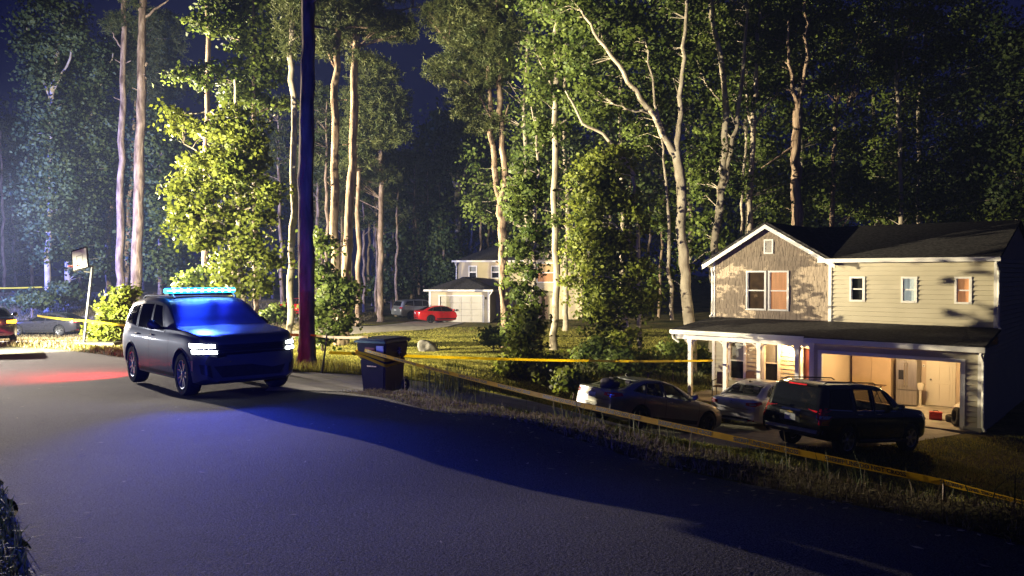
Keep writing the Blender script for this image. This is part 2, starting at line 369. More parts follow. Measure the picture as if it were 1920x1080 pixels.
# drives: centre lines with widths
near_drive = resample([(-5.0, 16.4), (-2.6, 16.9), (.6, 18.0), (3.2, 20.2), (6.0, 22.8), (9.2, 24.6), (13.3, 26.6)], 60)
far_drive = resample([(-23, 32.5), (-19, 38), (-15.5, 45), (-11, 54), (-7.5, 60), (-6.2, 66.0)], 60)
def Hg(x, y):
    """ground sheet height incl. the berm, roughness and the bed cut for the road and drives"""
    x = np.atleast_1d(np.asarray(x, float)); y = np.atleast_1d(np.asarray(y, float))
    z = Hs(x, y)
    ins = inside(ROADPOLY, x, y); dr = dist_pl(RE, x, y); dl = dist_pl(LE, x, y)
    dn = dist_pl(near_drive, x, y); df = dist_pl(far_drive, x, y)
    off = np.minimum(np.minimum(np.minimum(dr, dl), np.abs(dn - 2.4)), 9)
    rough = vnoise(x, y, .45, 1) * .055 + vnoise(x, y, 1.6, 2) * .09
    z2 = z + rough * np.clip(off / .5, .35, 1)
    # lumpy crest beside the near road edge
    side = (~ins) & (dr < 3)
    z2 = z2 + np.where(side, (.085 * np.exp(-((dr - .62) / .28) ** 2)) * (1 + 1.2 * vnoise(x, y, .8, 5)), 0)
    z2 = np.where(ins, z - .13 * np.clip(np.minimum(dr, dl) / .25, 0, 1), z2)
    for dd, wd in ((dn, 2.35), (df, 2.3)):
        m = np.clip((wd - dd) / .25, 0, 1); z2 = z2 * (1 - m) + np.minimum(z2, z - .10) * m
    pad = HOUSE_MASK(x, y)
    return np.where(pad, np.minimum(z2, -3.43), z2)
HR = np.array((16.65, 26.5)); HD = np.array((-.756, .655)); HN = np.array((-.655, -.756))
def HOUSE_MASK(x, y):
    s = (x - HR[0]) * HD[0] + (y - HR[1]) * HD[1]; p = (x - HR[0]) * HN[0] + (y - HR[1]) * HN[1]
    return (s > -.1) & (s < 10.7) & (p < 2.7) & (p > -8.2)
def axis(lo, hi, dense):
    """grid lines: dense = list of (start, end, step); coarse growth outside"""
    out = []
    a = dense[0][0]
    st = 1.5; v = a
    left = []
    while v > lo: v -= st; left.append(v); st *= 1.18
    out += left[::-1]
    for s, e, h in dense: out += list(np.arange(s, e - 1e-6, h))
    v = dense[-1][1]; st = dense[-1][2]
    while v < hi: out.append(v); v += st; st *= 1.12
    out.append(hi)
    return np.array(out)
gx = axis(-420, 420, [(-46, -14, .8), (-14, -6, .4), (-6, 9, .16), (9, 20, .4), (20, 34, .9)])
gy = axis(-80, 600, [(-6, 2, .6), (2, 19, .16), (19, 36, .3), (36, 76, .8)])
GX, GY = np.meshgrid(gx, gy); GZ = Hg(GX.ravel(), GY.ravel())
nx, ny = len(gx), len(gy)
ii = (np.arange(ny - 1)[:, None] * nx + np.arange(nx - 1)[None]).ravel()
gq = np.c_[ii, ii + 1, ii + 1 + nx, ii + nx]
def groundmat():
    m, N, Lk, B = nodes('ground_grass_soil')
    tc = N.new('ShaderNodeTexCoord')
    n1 = N.new('ShaderNodeTexNoise'); n1.inputs['Scale'].default_value = .55; n1.inputs['Detail'].default_value = 6
    n2 = N.new('ShaderNodeTexNoise'); n2.inputs['Scale'].default_value = 9; n2.inputs['Detail'].default_value = 8
    Lk.new(tc.outputs['Object'], n1.inputs['Vector']); Lk.new(tc.outputs['Object'], n2.inputs['Vector'])
    r1 = N.new('ShaderNodeValToRGB'); e = r1.color_ramp.elements
    e[0].position = .35; e[0].color = (.085, .095, .025, 1); e[1].position = .68; e[1].color = (.22, .175, .07, 1)
    r2 = N.new('ShaderNodeValToRGB'); e = r2.color_ramp.elements
    e[0].position = .3; e[0].color = (.45, .45, .45, 1); e[1].position = .7; e[1].color = (1.2, 1.2, 1.2, 1)
    Lk.new(n1.outputs[0], r1.inputs[0]); Lk.new(n2.outputs[0], r2.inputs[0])
    mx = N.new('ShaderNodeMix'); mx.data_type = 'RGBA'; mx.blend_type = 'MULTIPLY'; mx.inputs[0].default_value = 1
    Lk.new(r1.outputs[0], mx.inputs[6]); Lk.new(r2.outputs[0], mx.inputs[7]); Lk.new(mx.outputs[2], B.inputs['Base Color'])
    B.inputs['Roughness'].default_value = .95; B.inputs['Specular IOR Level'].default_value = .1
    n3 = N.new('ShaderNodeTexNoise'); n3.inputs['Scale'].default_value = 22; n3.inputs['Detail'].default_value = 8
    Lk.new(tc.outputs['Object'], n3.inputs['Vector'])
    bp = N.new('ShaderNodeBump'); bp.inputs['Distance'].default_value = .05; Lk.new(n3.outputs[0], bp.inputs['Height']); Lk.new(bp.outputs[0], B.inputs['Normal'])
    return m
tag(np_mesh('ground', np.c_[GX.ravel(), GY.ravel(), GZ], gq, groundmat(), smooth=True), kind='structure')
def roadmat():
    m, N, Lk, B = nodes('asphalt')
    tc = N.new('ShaderNodeTexCoord')
    def nz(sc, det=6):
        n = N.new('ShaderNodeTexNoise'); n.inputs['Scale'].default_value = sc; n.inputs['Detail'].default_value = det
        Lk.new(tc.outputs['Object'], n.inputs['Vector']); return n
    a, b, c = nz(.35), nz(48, 4), nz(120, 3)
    r1 = N.new('ShaderNodeValToRGB'); e = r1.color_ramp.elements
    e[0].position = .35; e[0].color = (.10, .096, .092, 1); e[1].position = .68; e[1].color = (.15, .143, .135, 1)
    r2 = N.new('ShaderNodeValToRGB'); e = r2.color_ramp.elements
    e[0].position = .40; e[0].color = (.42, .42, .42, 1); e[1].position = .62; e[1].color = (1.55, 1.52, 1.48, 1)
    Lk.new(a.outputs[0], r1.inputs[0]); Lk.new(c.outputs[0], r2.inputs[0])
    mx = N.new('ShaderNodeMix'); mx.data_type = 'RGBA'; mx.blend_type = 'MULTIPLY'; mx.inputs[0].default_value = 1
    Lk.new(r1.outputs[0], mx.inputs[6]); Lk.new(r2.outputs[0], mx.inputs[7])
    # hairline cracks
    vo = N.new('ShaderNodeTexVoronoi'); vo.feature = 'DISTANCE_TO_EDGE'; vo.inputs['Scale'].default_value = .30
    w = nz(1.2, 8); va = N.new('ShaderNodeVectorMath'); va.operation = 'MULTIPLY_ADD'; va.inputs[1].default_value = (1.1, 1.1, 0)
    Lk.new(w.outputs['Color'], va.inputs[0]); Lk.new(tc.outputs['Object'], va.inputs[2]); Lk.new(va.outputs[0], vo.inputs['Vector'])
    cr = N.new('ShaderNodeMapRange'); cr.inputs[1].default_value = .0; cr.inputs[2].default_value = .006; cr.inputs[3].default_value = .86; cr.inputs[4].default_value = 1
    Lk.new(vo.outputs[0], cr.inputs[0])
    mx2 = N.new('ShaderNodeMix'); mx2.data_type = 'RGBA'; mx2.blend_type = 'MULTIPLY'; mx2.inputs[0].default_value = 1
    Lk.new(mx.outputs[2], mx2.inputs[6]); Lk.new(cr.outputs[0], mx2.inputs[7]); Lk.new(mx2.outputs[2], B.inputs['Base Color'])
    B.inputs['Roughness'].default_value = .95; B.inputs['Specular IOR Level'].default_value = .12
    bp = N.new('ShaderNodeBump'); bp.inputs['Distance'].default_value = .006; Lk.new(b.outputs[0], bp.inputs['Height'])
    bp2 = N.new('ShaderNodeBump'); bp2.inputs['Distance'].default_value = .003; Lk.new(c.outputs[0], bp2.inputs['Height']); Lk.new(bp.outputs[0], bp2.inputs['Normal'])
    Lk.new(bp2.outputs[0], B.inputs['Normal'])
    return m
M['asphalt'] = roadmat()
def ribbon(name, A, Bq, mt, nw, lift, wob=0.0):
    n = len(A); t = np.linspace(0, 1, nw)[None, :, None]
    P = A[:, None] * (1 - t) + Bq[:, None] * t
    if wob:
        w = vnoise(P[..., 0], P[..., 1], .35, 9) * wob
        dirv = (Bq - A) / np.linalg.norm(Bq - A, axis=1)[:, None]
        edge = np.zeros(nw); edge[0] = 1; edge[-1] = 1
        P = P + dirv[:, None] * (w * edge[None])[..., None]
    z = Hs(P[..., 0].ravel(), P[..., 1].ravel()) + lift
    V = np.c_[P.reshape(-1, 2), z]
    i = (np.arange(n - 1)[:, None] * nw + np.arange(nw - 1)[None]).ravel()
    return np_mesh(name, V, np.c_[i, i + 1, i + 1 + nw, i + nw], mt, smooth=True)
RE2, LE2 = resample(right_edge, 700), resample(left_edge, 700)
tag(ribbon('road', RE2, LE2, M['asphalt'], 14, 0.0, .12), kind='structure')
def offs(pl, w):
    t = np.gradient(pl, axis=0); t /= np.linalg.norm(t, axis=1)[:, None]
    return pl + np.c_[-t[:, 1], t[:, 0]] * w
tag(ribbon('driveway', offs(near_drive, 2.3), offs(near_drive, -2.3), M['concrete'], 10, .012), kind='structure')
tag(ribbon('driveway', offs(far_drive, 2.2), offs(far_drive, -2.2), M['concrete'], 8, .03), kind='structure')
# ------------------------------------------------------------------ houses
def lap_boards(mb, x0, x1, z0, z1, holes=(), y=0.0, h=0.17, out=0.034, axis='x', flip=1):
    """clapboards on the plane y (facing +y): real overlapping boards, holes = (xa, xb, za, zb)"""
    zs = set([z0, z1])
    k = z0
    while k < z1: zs.add(round(k, 5)); k += h
    for a, b, c, d in holes: zs.update([c, d])
    zs = sorted(q for q in zs if z0 - 1e-6 <= q <= z1 + 1e-6)
    def P(x, o, z):
        return (x, y + o * flip, z) if axis == 'x' else (y + o * flip, x, z)
    for za, zb in zip(zs[:-1], zs[1:]):
        if zb - za < 1e-4: continue
        zm = (za + zb) / 2
        segs = [(x0, x1)]
        for a, b, c, d in holes:
            if c < zm < d:
                ns = []
                for p, q in segs:
                    if b <= p or a >= q: ns.append((p, q)); continue
                    if a > p: ns.append((p, a))
                    if b < q: ns.append((b, q))
                segs = ns
        base = z0 + math.floor((zm - z0) / h) * h
        oa = out * (1 - (za - base) / h); ob = out * (1 - (zb - base) / h)
        for p, q in segs:
            gz = zb - .024 if abs(zb - base - h) < 1e-4 and zb - za > .05 else zb
            mb.quad(P(p, oa, za), P(q, oa, za), P(q, ob, gz), P(p, ob, gz))
            if gz < zb: mb.quad(P(p, ob - .03, gz), P(q, ob - .03, gz), P(q, ob - .03, zb + .01), P(p, ob - .03, zb + .01)); mb.quad(P(p, ob, gz), P(q, ob, gz), P(q, ob - .03, gz), P(p, ob - .03, gz))
            if abs(za - base) < 1e-4: mb.quad(P(p, oa, za), P(p, 0, za), P(q, 0, za), P(q, oa, za))
def shakes(mb, rng, rows, y=0.0):
    """rows = (za, zb, xa, xb, holes)"""
    for za, zb, xa, xb, holes in rows:
        x = xa
        while x < xb - 1e-4:
            w = min(rng.uniform(.07, .19), xb - x)
            if xb - x - w < .03: w = xb - x
            xc = x + w / 2
            if not any(a - w / 2 < xc < b + w / 2 and c < (za + zb) / 2 < d for a, b, c, d in holes):
                o = rng.uniform(.016, .034); dz = rng.uniform(-.035, .012); o2 = rng.uniform(.002, .007)
                g = .004
                A = [(x + g, y + o, za + dz), (x + w - g, y + o, za + dz), (x + w - g, y + o2, zb), (x + g, y + o2, zb)]
                Bk = [(p[0], y - .004, p[2]) for p in A]
                mb.add(A + Bk, [(0, 1, 2, 3), (1, 0, 4, 5), (0, 3, 7, 4), (2, 1, 5, 6)])
            x += w
def window(root, x0, x1, z0, z1, y, upper, lower, trim=.07, depth=.10, mt='trim', rail=True, proud=.045):
    f = MB()
    f.b2(x0 - trim, x0, y - depth, y + proud, z0 - trim, z1 + trim)
    f.b2(x1, x1 + trim, y - depth, y + proud, z0 - trim, z1 + trim)
    f.b2(x0, x1, y - depth, y + proud, z1, z1 + trim)
    f.b2(x0, x1, y - depth, y + proud + .01, z0 - trim, z0)
    zm = (z0 + z1) / 2
    if rail: f.b2(x0, x1, y - .05, y + .012, zm - .025, zm + .025)
    s = .028
    f.b2(x0, x0 + s, y - .05, y + .005, z0, z1); f.b2(x1 - s, x1, y - .05, y + .005, z0, z1)
    w = f.build('window', M[mt], root)
    g = MB(); g.b2(x0 + s, x1 - s, y - .034, y - .028, z0, z1); g.build('pane', M['winglass'], w)
    b = MB(); b.b2(x0, x1, y - .075, y - .06, zm, z1); b.build('curtain', M[upper], w)
    b = MB(); b.b2(x0, x1, y - .095, y - .08, z0, zm - .001); b.build('curtain', M[lower], w)
    return w
def drop_pipe(root, x, y, ztop, zbot, kick, side=0):
    m = MB()
    pts = [(x, y + kick, ztop), (x, y + kick, ztop - .08), (x + side * .02, y + .05, ztop - .34), (x + side * .02, y + .05, zbot + .12), (x + side * .1, y + .14, zbot)]
    m.tube(pts, .045, 8); return m.build('downspout', M['trim'], root, True)

GZ0 = -3.35
def near_house():
    rz = math.atan2(HD[1], HD[0])
    root = empty('house', (HR[0], HR[1], GZ0), (0, 0, rz), 'two storey beige sided house with brown shingle gable, open lit garage and porch', 'house')
    rng = random.Random(4)
    E_ = 5.56; J = 3.09; WD = 10.54; SP = 5.6               # eave, height of lower roof joint, width, split
    # --- upper front wall right: lap siding, three small windows
    small = [(.84, 1.24), (2.58, 2.98), (4.38, 4.80)]
    zw = (4.05, 4.87)
    holes = [(a - .02, b + .02, zw[0] - .02, zw[1] + .02) for a, b in small]
    m = MB(); lap_boards(m, 0.1, SP - .06, J - .15, E_, holes); m.build('wall', M['siding'], root)
    fills = [('curtain_orange', 'curtain_orange'), ('blind_lit', 'blind_lit'), ('room_dark', 'room_dark')]
    for (a, b), (u, l) in zip(small, fills): window(root, a, b, zw[0], zw[1], 0, u, l)
    # --- gable wall: shakes, double window
    pk = 8.07; pz = 7.02; hw = WD - pk
    big = [(7.28, 8.00), (8.22, 8.95)]; zb = (3.60, 5.10)
    holes = [(7.2, 9.03, zb[0] - .06, zb[1] + .06), (7.87, 8.27, 5.86, 6.46)]
    rows = []; z = J - .12; h = .20
    while z < pz - .02:
        zt = z + h
        if zt <= E_ + .02: xa, xb = SP + .06, WD - .1
        else:
            k = max(0, (pz - (z + zt) / 2) / (pz - E_ + .08)); xa, xb = pk - hw * k, pk + hw * k
        rows.append((z, zt + .01, xa, xb, holes)); z = zt
    m = MB(); shakes(m, rng, rows)
    g = MB()
    g.add([(SP, -.02, zb[1] + .08), (WD, -.02, zb[1] + .08), (WD, -.02, E_), (pk, -.02, pz), (SP, -.02, E_)], [(0, 1, 2, 3, 4)])
    g.quad((SP, -.02, J - .2), (WD, -.02, J - .2), (WD, -.02, zb[0] - .08), (SP, -.02, zb[0] - .08))
    for xa, xb in ((SP, 7.20), (8.07, 8.15), (9.03, WD)): g.quad((xa, -.02, zb[0] - .08), (xb, -.02, zb[0] - .08), (xb, -.02, zb[1] + .08), (xa, -.02, zb[1] + .08))
    sh = m.build('gable_shingles', M['shake'], root)
    # backing sheet with openings left as recess: thin dark sheet behind the siding
    bk = MB(); bk.b2(7.2, 9.03, -.16, -.14, zb[0] - .1, zb[1] + .1); bk.build('window_recess', M['room_dark'], root)
    g.build('gable_sheathing', M['shake'], root)
    fl = [('curtain_orange', 'curtain_orange'), ('room_brown', 'room_brown')]
    for (a, b), (u, l) in zip(big, fl): window(root, a, b, zb[0], zb[1], .03, u, l, proud=.05, depth=.05)
    v = MB()
    for a, b, c, d in ((7.87, 7.93, 5.86, 6.46), (8.21, 8.27, 5.86, 6.46), (7.93, 8.21, 5.86, 5.92), (7.93, 8.21, 6.40, 6.46)): v.b2(a, b, 0, .06, c, d)
    for k in range(9): v.box((8.07, .03, 5.96 + k * .052), (.28, .05, .012), rx=R(-35))
    v.build('gable_vent', M['trim'], root)
    # --- corner boards
    for x in (.05, SP, WD - .05):
        c = MB(); c.b2(x - .06, x + .06, -.05, .05, J - .1, E_ - .01); c.build('corner_board', M['trim'], root)
    # --- side walls / back (unlit)
    m = MB(); lap_boards(m, -8, -.06, 0, E_, y=0, axis='y', flip=-1); m.build('wall', M['siding'], root)
    m = MB(); lap_boards(m, -8, -.06, 0, E_, y=WD, axis='y', flip=1); m.build('wall', M['siding'], root)
    m = MB(); m.b2(0, WD, -8.05, -8.0, 0, E_); m.build('wall', M['siding'], root)
    m = MB(); lap_boards(m, -.05, 2.44, 0, 2.62, y=0.0, axis='y', flip=-1); m.build('garage_side_wall', M['siding'], root)
    # --- main roof: ridge parallel to the front, gable end at right
    rd, rzd = -4.0, 7.0
    def slope(mb, a, b, c, d, t=.10):
        n = (Vector(b) - Vector(a)).cross(Vector(d) - Vector(a)).normalized()
        if n.z < 0: n = -n
        lo = [Vector(p) for p in (a, b, c, d)]; hi = [p + n * t for p in lo]
        mb.add(lo + hi, [(3, 2, 1, 0), (4, 5, 6, 7), (0, 1, 5, 4), (1, 2, 6, 5), (2, 3, 7, 6), (3, 0, 4, 7)])
    m = MB()
    slope(m, (-.12, .32, E_ - .02), (SP + .2, .32, E_ - .02), (WD + .1, rd, rzd), (-.12, rd, rzd))
    slope(m, (-.12, -8.3, E_), (WD + .1, -8.3, E_), (WD + .1, rd, rzd), (-.12, rd, rzd))
    # gable roof over the left bay, running back
    for sx in (-1, 1):
        e = hw + .3
        ez = E_ - .3 * (pz - E_) / hw
        slope(m, (pk + sx * e, .38, ez + .06), (pk + sx * e, -6, ez + .06), (pk, -6, pz + .06), (pk, .38, pz + .06), .08)
    m.build('roof', M['shingle'], root)
    g = MB(); g.add([(0, -.05, E_), (0, -8, E_), (0, rd, rzd)], [(0, 1, 2)]); g.build('gable_end', M['siding'], root)
    # rake boards
    for sx in (-1, 1):
        b = MB(); e = hw + .3; ez = E_ - .3 * (pz - E_) / hw
        A = Vector((pk + sx * e, .39, ez + .03)); Bv = Vector((pk, .39, pz + .03))
        dn = Vector((0, 0, -.17)); th = Vector((0, .035, 0))
        b.add([A, Bv, Bv + dn, A + dn, A + th, Bv + th, Bv + dn + th, A + dn + th], [(0, 1, 2, 3), (7, 6, 5, 4), (0, 4, 5, 1), (2, 6, 7, 3), (0, 3, 7, 4), (1, 5, 6, 2)])
        b.build('rake_board', M['trim'], root)
        b = MB(); b.quad((pk + sx * e, .38, ez - .02), (pk, .38, pz - .02), (pk, 0, pz - .02), (pk + sx * e, 0, ez - .02)); b.build('soffit', M['trim'], root)
    # gutters and downspouts of the upper eave
    g = MB(); g.b2(-.15, SP + .35, .33, .45, E_ - .09, E_ + .06); g.b2(-.1, SP, .0, .32, E_ - .05, E_ - .03); g.build('gutter', M['trim'], root, bevel=.02)
    drop_pipe(root, -.02, .02, E_ - .06, J + .05, .36, -1)
    g = MB(); g.b2(WD + .24, WD + .36, -2.0, .36, E_ - .22, E_ - .1); g.build('gutter', M['trim'], root, bevel=.02)
    drop_pipe(root, WD - .02, -.0, E_ - .25, J + .1, .16, 1)
    # --- lower roof
    PF = 2.62; EZ = 2.66
    m = MB(); slope(m, (-.12, PF + .28, EZ), (5.55, PF + .28, EZ), (5.55, 0, J), (-.12, 0, J)); slope(m, (5.56, PF - .06, EZ + .03), (WD + .55, PF - .06, EZ + .03), (WD + .0, 0, J), (5.56, 0, J))
    m.add([(WD + .55, PF - .06, EZ), (WD + .55, .2, EZ), (WD, 0, J), (WD + .55, PF - .06, EZ + .1), (WD + .55, .2, EZ + .1), (WD, 0, J + .1)], [(3, 4, 5), (0, 2, 1), (0, 1, 4, 3)])
    m.build('lower_roof', M['shingle'], root)
    g = MB(); g.b2(-.15, 5.5, PF + .29, PF + .42, EZ - .10, EZ + .07); g.b2(-.1, 5.5, PF, PF + .28, EZ - .05, EZ - .03); g.build('gutter', M['trim'], root, bevel=.02)
    g = MB(); g.b2(5.62, WD + .62, PF - .05, PF + .05, EZ - .08, EZ + .09); g.build('gutter', M['trim'], root, bevel=.02)
    drop_pipe(root, -.03, PF + .02, EZ - .08, .05, .33, -1)
    p = MB(); p.tube([(WD + .5, PF, EZ - .08), (WD + .48, PF - .05, EZ - .25), (WD + .28, PF - .15, EZ - .42)], .045, 8); p.build('downspout', M['trim'], root, True)
    # --- garage front
    G0, G1, GH = .62, 5.02, 2.17
    m = MB(); lap_boards(m, .1, 5.36, .12, EZ - .05, [(G0 - .12, G1 + .12, 0, GH + .12)], y=PF - .08); m.build('garage_wall', M['siding'], root)
    for xa, xb in ((-.04, .12), (5.3, 5.46)):
        m = MB(); m.b2(xa, xb, PF - .2, PF - .03, 0, EZ - .06); m.build('corner_board', M['trim'], root)
    for xa, xb in ((0, G0 - .1), (G1 + .1, 5.42)):
        m = MB(); m.b2(xa, xb, PF - .12, PF - .02, -.1, .12); m.build('foundation', M['concrete'], root)
    m = MB(); m.b2(G0 - .14, G0, PF - .2, PF - .035, 0, GH + .12); m.b2(G1, G1 + .14, PF - .2, PF - .035, 0, GH + .12); m.b2(G0, G1, PF - .2, PF - .035, GH, GH + .12)
    m.build('garage_door_frame', M['trim'], root)
    m = MB(); lap_boards(m, .05, PF - .2, 0, EZ - .05, y=5.42, axis='y', flip=1); m.build('garage_side_wall', M['siding'], root)
    # garage room
    BK = -1.95
    m = MB(); m.b2(.1, 5.34, BK - .1, BK, 0, 2.75); m.build('garage_back_wall', M['drywall'], root)
    m = MB(); m.b2(5.26, 5.34, BK, PF - .2, 0, 2.6); m.build('garage_inner_wall', M['drywall'], root)
    m = MB(); m.b2(.06, .12, BK, PF - .2, 0, 2.6); m.build('garage_inner_wall', M['drywall'], root)
    m = MB(); m.b2(.1, 5.34, BK, PF - .2, 2.56, 2.6); m.build('garage_ceiling', M['drywall'], root)
    m = MB(); m.b2(.0, 5.4, BK, PF + .1, -.12, 0.0); m.build('garage_slab', M['concrete'], root)
    # inner door with panels
    d0, d1 = 1.72, 2.52
    m = MB(); m.b2(d0, d1, BK, BK + .045, .02, 2.05)
    for za, zb2 in ((.22, .85), (1.0, 1.85)):
        for xa, xb in ((d0 + .1, d0 + .36), (d0 + .44, d0 + .7)): m.b2(xa, xb, BK + .045, BK + .058, za, zb2)
    dr = m.build('inner_door', M['door_white'], root)
    k = MB(); k.lathe([(0, .07), (.03, .06), (.03, .03), (.012, .02), (.012, 0)], 10, Matrix.Translation((d1 - .07, BK + .045, 1.0)) @ Matrix.Rotation(-math.pi / 2, 4, 'X')); k.build('knob', M['black'], dr, True)
    m = MB(); m.b2(d0 - .1, d0, BK, BK + .03, 0, 2.15); m.b2(d1, d1 + .1, BK, BK + .03, 0, 2.15); m.b2(d0, d1, BK, BK + .03, 2.06, 2.15); m.build('inner_door_frame', M['door_white'], root)
    # --- porch
    m = MB(); m.b2(5.42, WD + .35, 0, PF + .1, -.12, 0.0); m.build('porch_floor', M['concrete'], root)
    pw = [(7.66, 8.22), (9.12, 9.74)]; zp = (.62, 2.13)
    holes = [(a, b, *zp) for a, b in pw] + [(5.72, 6.66, 0, 2.1)]
    m = MB(); lap_boards(m, 5.42, WD - .1, 0, 2.72, holes, y=0.0); m.build('porch_wall', M['siding'], root)
    for a, b in pw: window(root, a, b, zp[0], zp[1], 0, 'blind', 'room_dark', trim=.11)
    m = MB(); m.b2(5.76, 6.62, -.06, -.02, .03, 2.08)
    for za, zb2 in ((.2, .9), (1.1, 1.95)):
        for xa, xb in ((5.86, 6.14), (6.24, 6.52)): m.b2(xa, xb, -.02, -.008, za, zb2)
    dd = m.build('front_door', mat('front_door_red', (.16, .03, .015), .45, vary=.15, scale=4), root)
    m = MB(); m.b2(5.66, 5.76, -.06, .05, 0, 2.16); m.b2(6.62, 6.72, -.06, .05, 0, 2.16); m.b2(5.76, 6.62, -.06, .05, 2.08, 2.16); m.build('front_door_frame', M['trim'], root)
    m = MB(); m.b2(WD - .12, WD, -.02, .06, 0, 2.7); m.build('corner_board', M['trim'], root)
    m = MB(); m.b2(5.42, WD + .45, PF - .36, PF - .18, 2.38, EZ - .06); m.build('porch_beam', M['trim'], root)
    m = MB(); m.b2(5.42, WD + .5, 0, PF + .1, 2.66, 2.69); m.build('porch_ceiling', M['trim'], root)
    for s in (10.36, 8.83, 7.45, 5.98):
        m = MB(); m.b2(s - .075, s + .075, PF - .345, PF - .195, .12, 2.28); m.b2(s - .1, s + .1, PF - .37, PF - .17, 0, .12); m.b2(s - .1, s + .1, PF - .37, PF - .17, 2.28, 2.38)
        po = m.build('porch_post', M['trim'], root)
        br = MB()
        for sx in (-1, 1):
            br.tube([(s + sx * .06, PF - .27, 2.1), (s + sx * .12, PF - .27, 2.28), (s + sx * .28, PF - .27, 2.37)], .03, 6)
        br.build('bracket', M['trim'], po)
    # porch lantern
    m = MB(); lx, lz = 7.16, 1.98
    m.b2(lx - .05, lx + .05, .017, .04, lz + .05, lz + .25); m.tube([(lx, .03, lz + .2), (lx, .10, lz + .26), (lx, .14, lz + .2)], .012, 6)
    m.lathe([(.0, .2), (.09, .15), (.09, .13)], 8, Matrix.Translation((lx, .14, lz)))
    la = m.build('porch_lantern', M['black'], root)
    b = MB(); b.lathe([(0, -.10), (.05, -.10), (.075, .02), (.075, .13), (0, .13)], 10, Matrix.Translation((lx, .14, lz))); b.build('lantern_glass', emit('lantern_glow', (1, .72, .35), 60), la, True)
    return root
house = near_house()
HM = Matrix.Translation((HR[0], HR[1], GZ0)) @ Matrix.Rotation(math.atan2(HD[1], HD[0]), 4, 'Z')
def hp(s, p, z): return HM @ Vector((s, p, z))
HRZ = math.atan2(HD[1], HD[0])
point('porch_lamp', hp(7.16, .42, 2.02), 150, (1.0, .58, .22), .06)
point('garage_lamp', hp(2.6, .5, 2.40), 240, (1.0, .70, .34), .12)
point('garage_lamp', hp(3.8, 1.6, 2.40), 70, (1.0, .70, .34), .12)
# --- things in the garage and on the porch
t = empty('refrigerator', hp(3.14, -1.5, 0), (0, 0, HRZ), 'tall stainless steel refrigerator with water dispenser in the garage', 'refrigerator')
m = MB(); m.b2(-.36, .36, -.34, .28, .02, 1.78); m.build('body', mat('fridge_side', (.30, .28, .25), .5, vary=.1, scale=5), t)
m = MB(); m.b2(-.355, -.004, .285, .34, .62, 1.77); m.build('door', M['steel'], t, bevel=.01)
dd = MB(); dd.b2(.004, .355, .285, .34, .62, 1.77); dd = dd.build('door', M['steel'], t, bevel=.01)
m = MB(); m.b2(.09, .27, .34, .35, 1.0, 1.36); m.build('dispenser', M['black'], dd)
m = MB(); m.b2(-.355, .355, .285, .34, .06, .60); m.build('freezer_drawer', M['steel'], t, bevel=.01)
for sx in (-.05, .05):
    m = MB(); m.tube([(sx, .34, .72), (sx, .40, .78), (sx, .40, 1.58), (sx, .34, 1.64)], .016, 6); m.build('handle', M['chrome'], t, True)
t = empty('cabinet', hp(4.42, -1.55, 0), (0, 0, HRZ), 'tall beige storage cabinet against the garage back wall beside the refrigerator', 'cabinet')
m = MB(); m.b2(-.72, .72, -.36, .3, .0, 2.0); m.build('body', mat('cabinet_tan', (.50, .36, .22), .6, vary=.06, scale=3), t)
for a, b in ((-.71, -.005), (.005, .71)):
    m = MB(); m.b2(a, b, .303, .325, .05, 1.98); m.build('door', mat('cabinet_door_tan', (.52, .38, .23), .55, vary=.06, scale=3), t)
t = empty('folding_stand', hp(3.95, -.35, 0), (0, 0, HRZ), 'small folding stand with crossed metal legs in front of the cabinet', 'stand')
m = MB(); m.b2(-.3, .3, -.14, .14, .80, .83); m.build('top', M['brown'], t)
for sx in (-1, 1):
    m = MB(); m.tube([(sx * .24, .1, 0), (-sx * .14, -.1, .80)], .014, 6); m.tube([(sx * .24, -.1, 0), (-sx * .14, .1, .80)], .014, 6); m.build('leg', M['black'], t)
t = empty('pedestal_fan', hp(2.70, -1.4, 0), (0, 0, HRZ), 'white pedestal stand beside the inner garage door', 'stand')
m = MB(); m.lathe([(0, .03), (.16, .03), (.17, 0)], 16); m.build('base', M['door_white'], t, True)
m = MB(); m.tube([(0, 0, .02), (0, 0, .62)], .045, 8); m.build('pole', M['door_white'], t, True)
m = MB(); m.box((0, 0, .75), (.18, .14, .28), taper=1.7); m.build('head', M['door_white'], t, bevel=.03)
t = empty('thermostat', hp(2.72, -1.95, 1.5), (0, 0, HRZ), 'small white round wall control left of the inner door', 'control')
m = MB(); m.lathe([(0, .03), (.05, .028), (.055, 0)], 14, Matrix.Rotation(-math.pi / 2, 4, 'X')); m.build('body', M['trim'], t, True)
m = MB(); m.lathe([(0, .035), (.02, .034), (.02, .028)], 10, Matrix.Rotation(-math.pi / 2, 4, 'X')); m.build('dial', M['black'], t, True)
def tyre_mesh(r, w, m4):
    m = MB(); pr = [(r * .62, -w * .42), (r * .7, -w * .5), (r * .92, -w * .48), (r * .985, -w * .36), (r, -w * .18), (r, w * .18), (r * .985, w * .36), (r * .92, w * .48), (r * .7, w * .5), (r * .62, w * .42), (r * .62, -w * .42)]
    m.lathe(pr, 36, m4); return m
q = hp(.98, 1.2, .11)
tag(tyre_mesh(.33, .22, Matrix.Translation(q)).build('tyre', M['rubber'], None, True), 'black tyre lying flat on the garage floor', 'tyre')
q = hp(.80, 1.95, .31)
tag(tyre_mesh(.31, .22, Matrix.Translation(q) @ Matrix.Rotation(HRZ + .5, 4, 'Z') @ Matrix.Rotation(math.pi / 2 - .12, 4, 'Y')).build('tyre', M['rubber'], None, True), 'black tyre standing upright against the right garage door frame', 'tyre')
t = empty('tool_box', hp(1.62, 1.15, 0), (0, 0, HRZ + .2), 'red tool box on the garage floor beside the flat tyre', 'tool box')
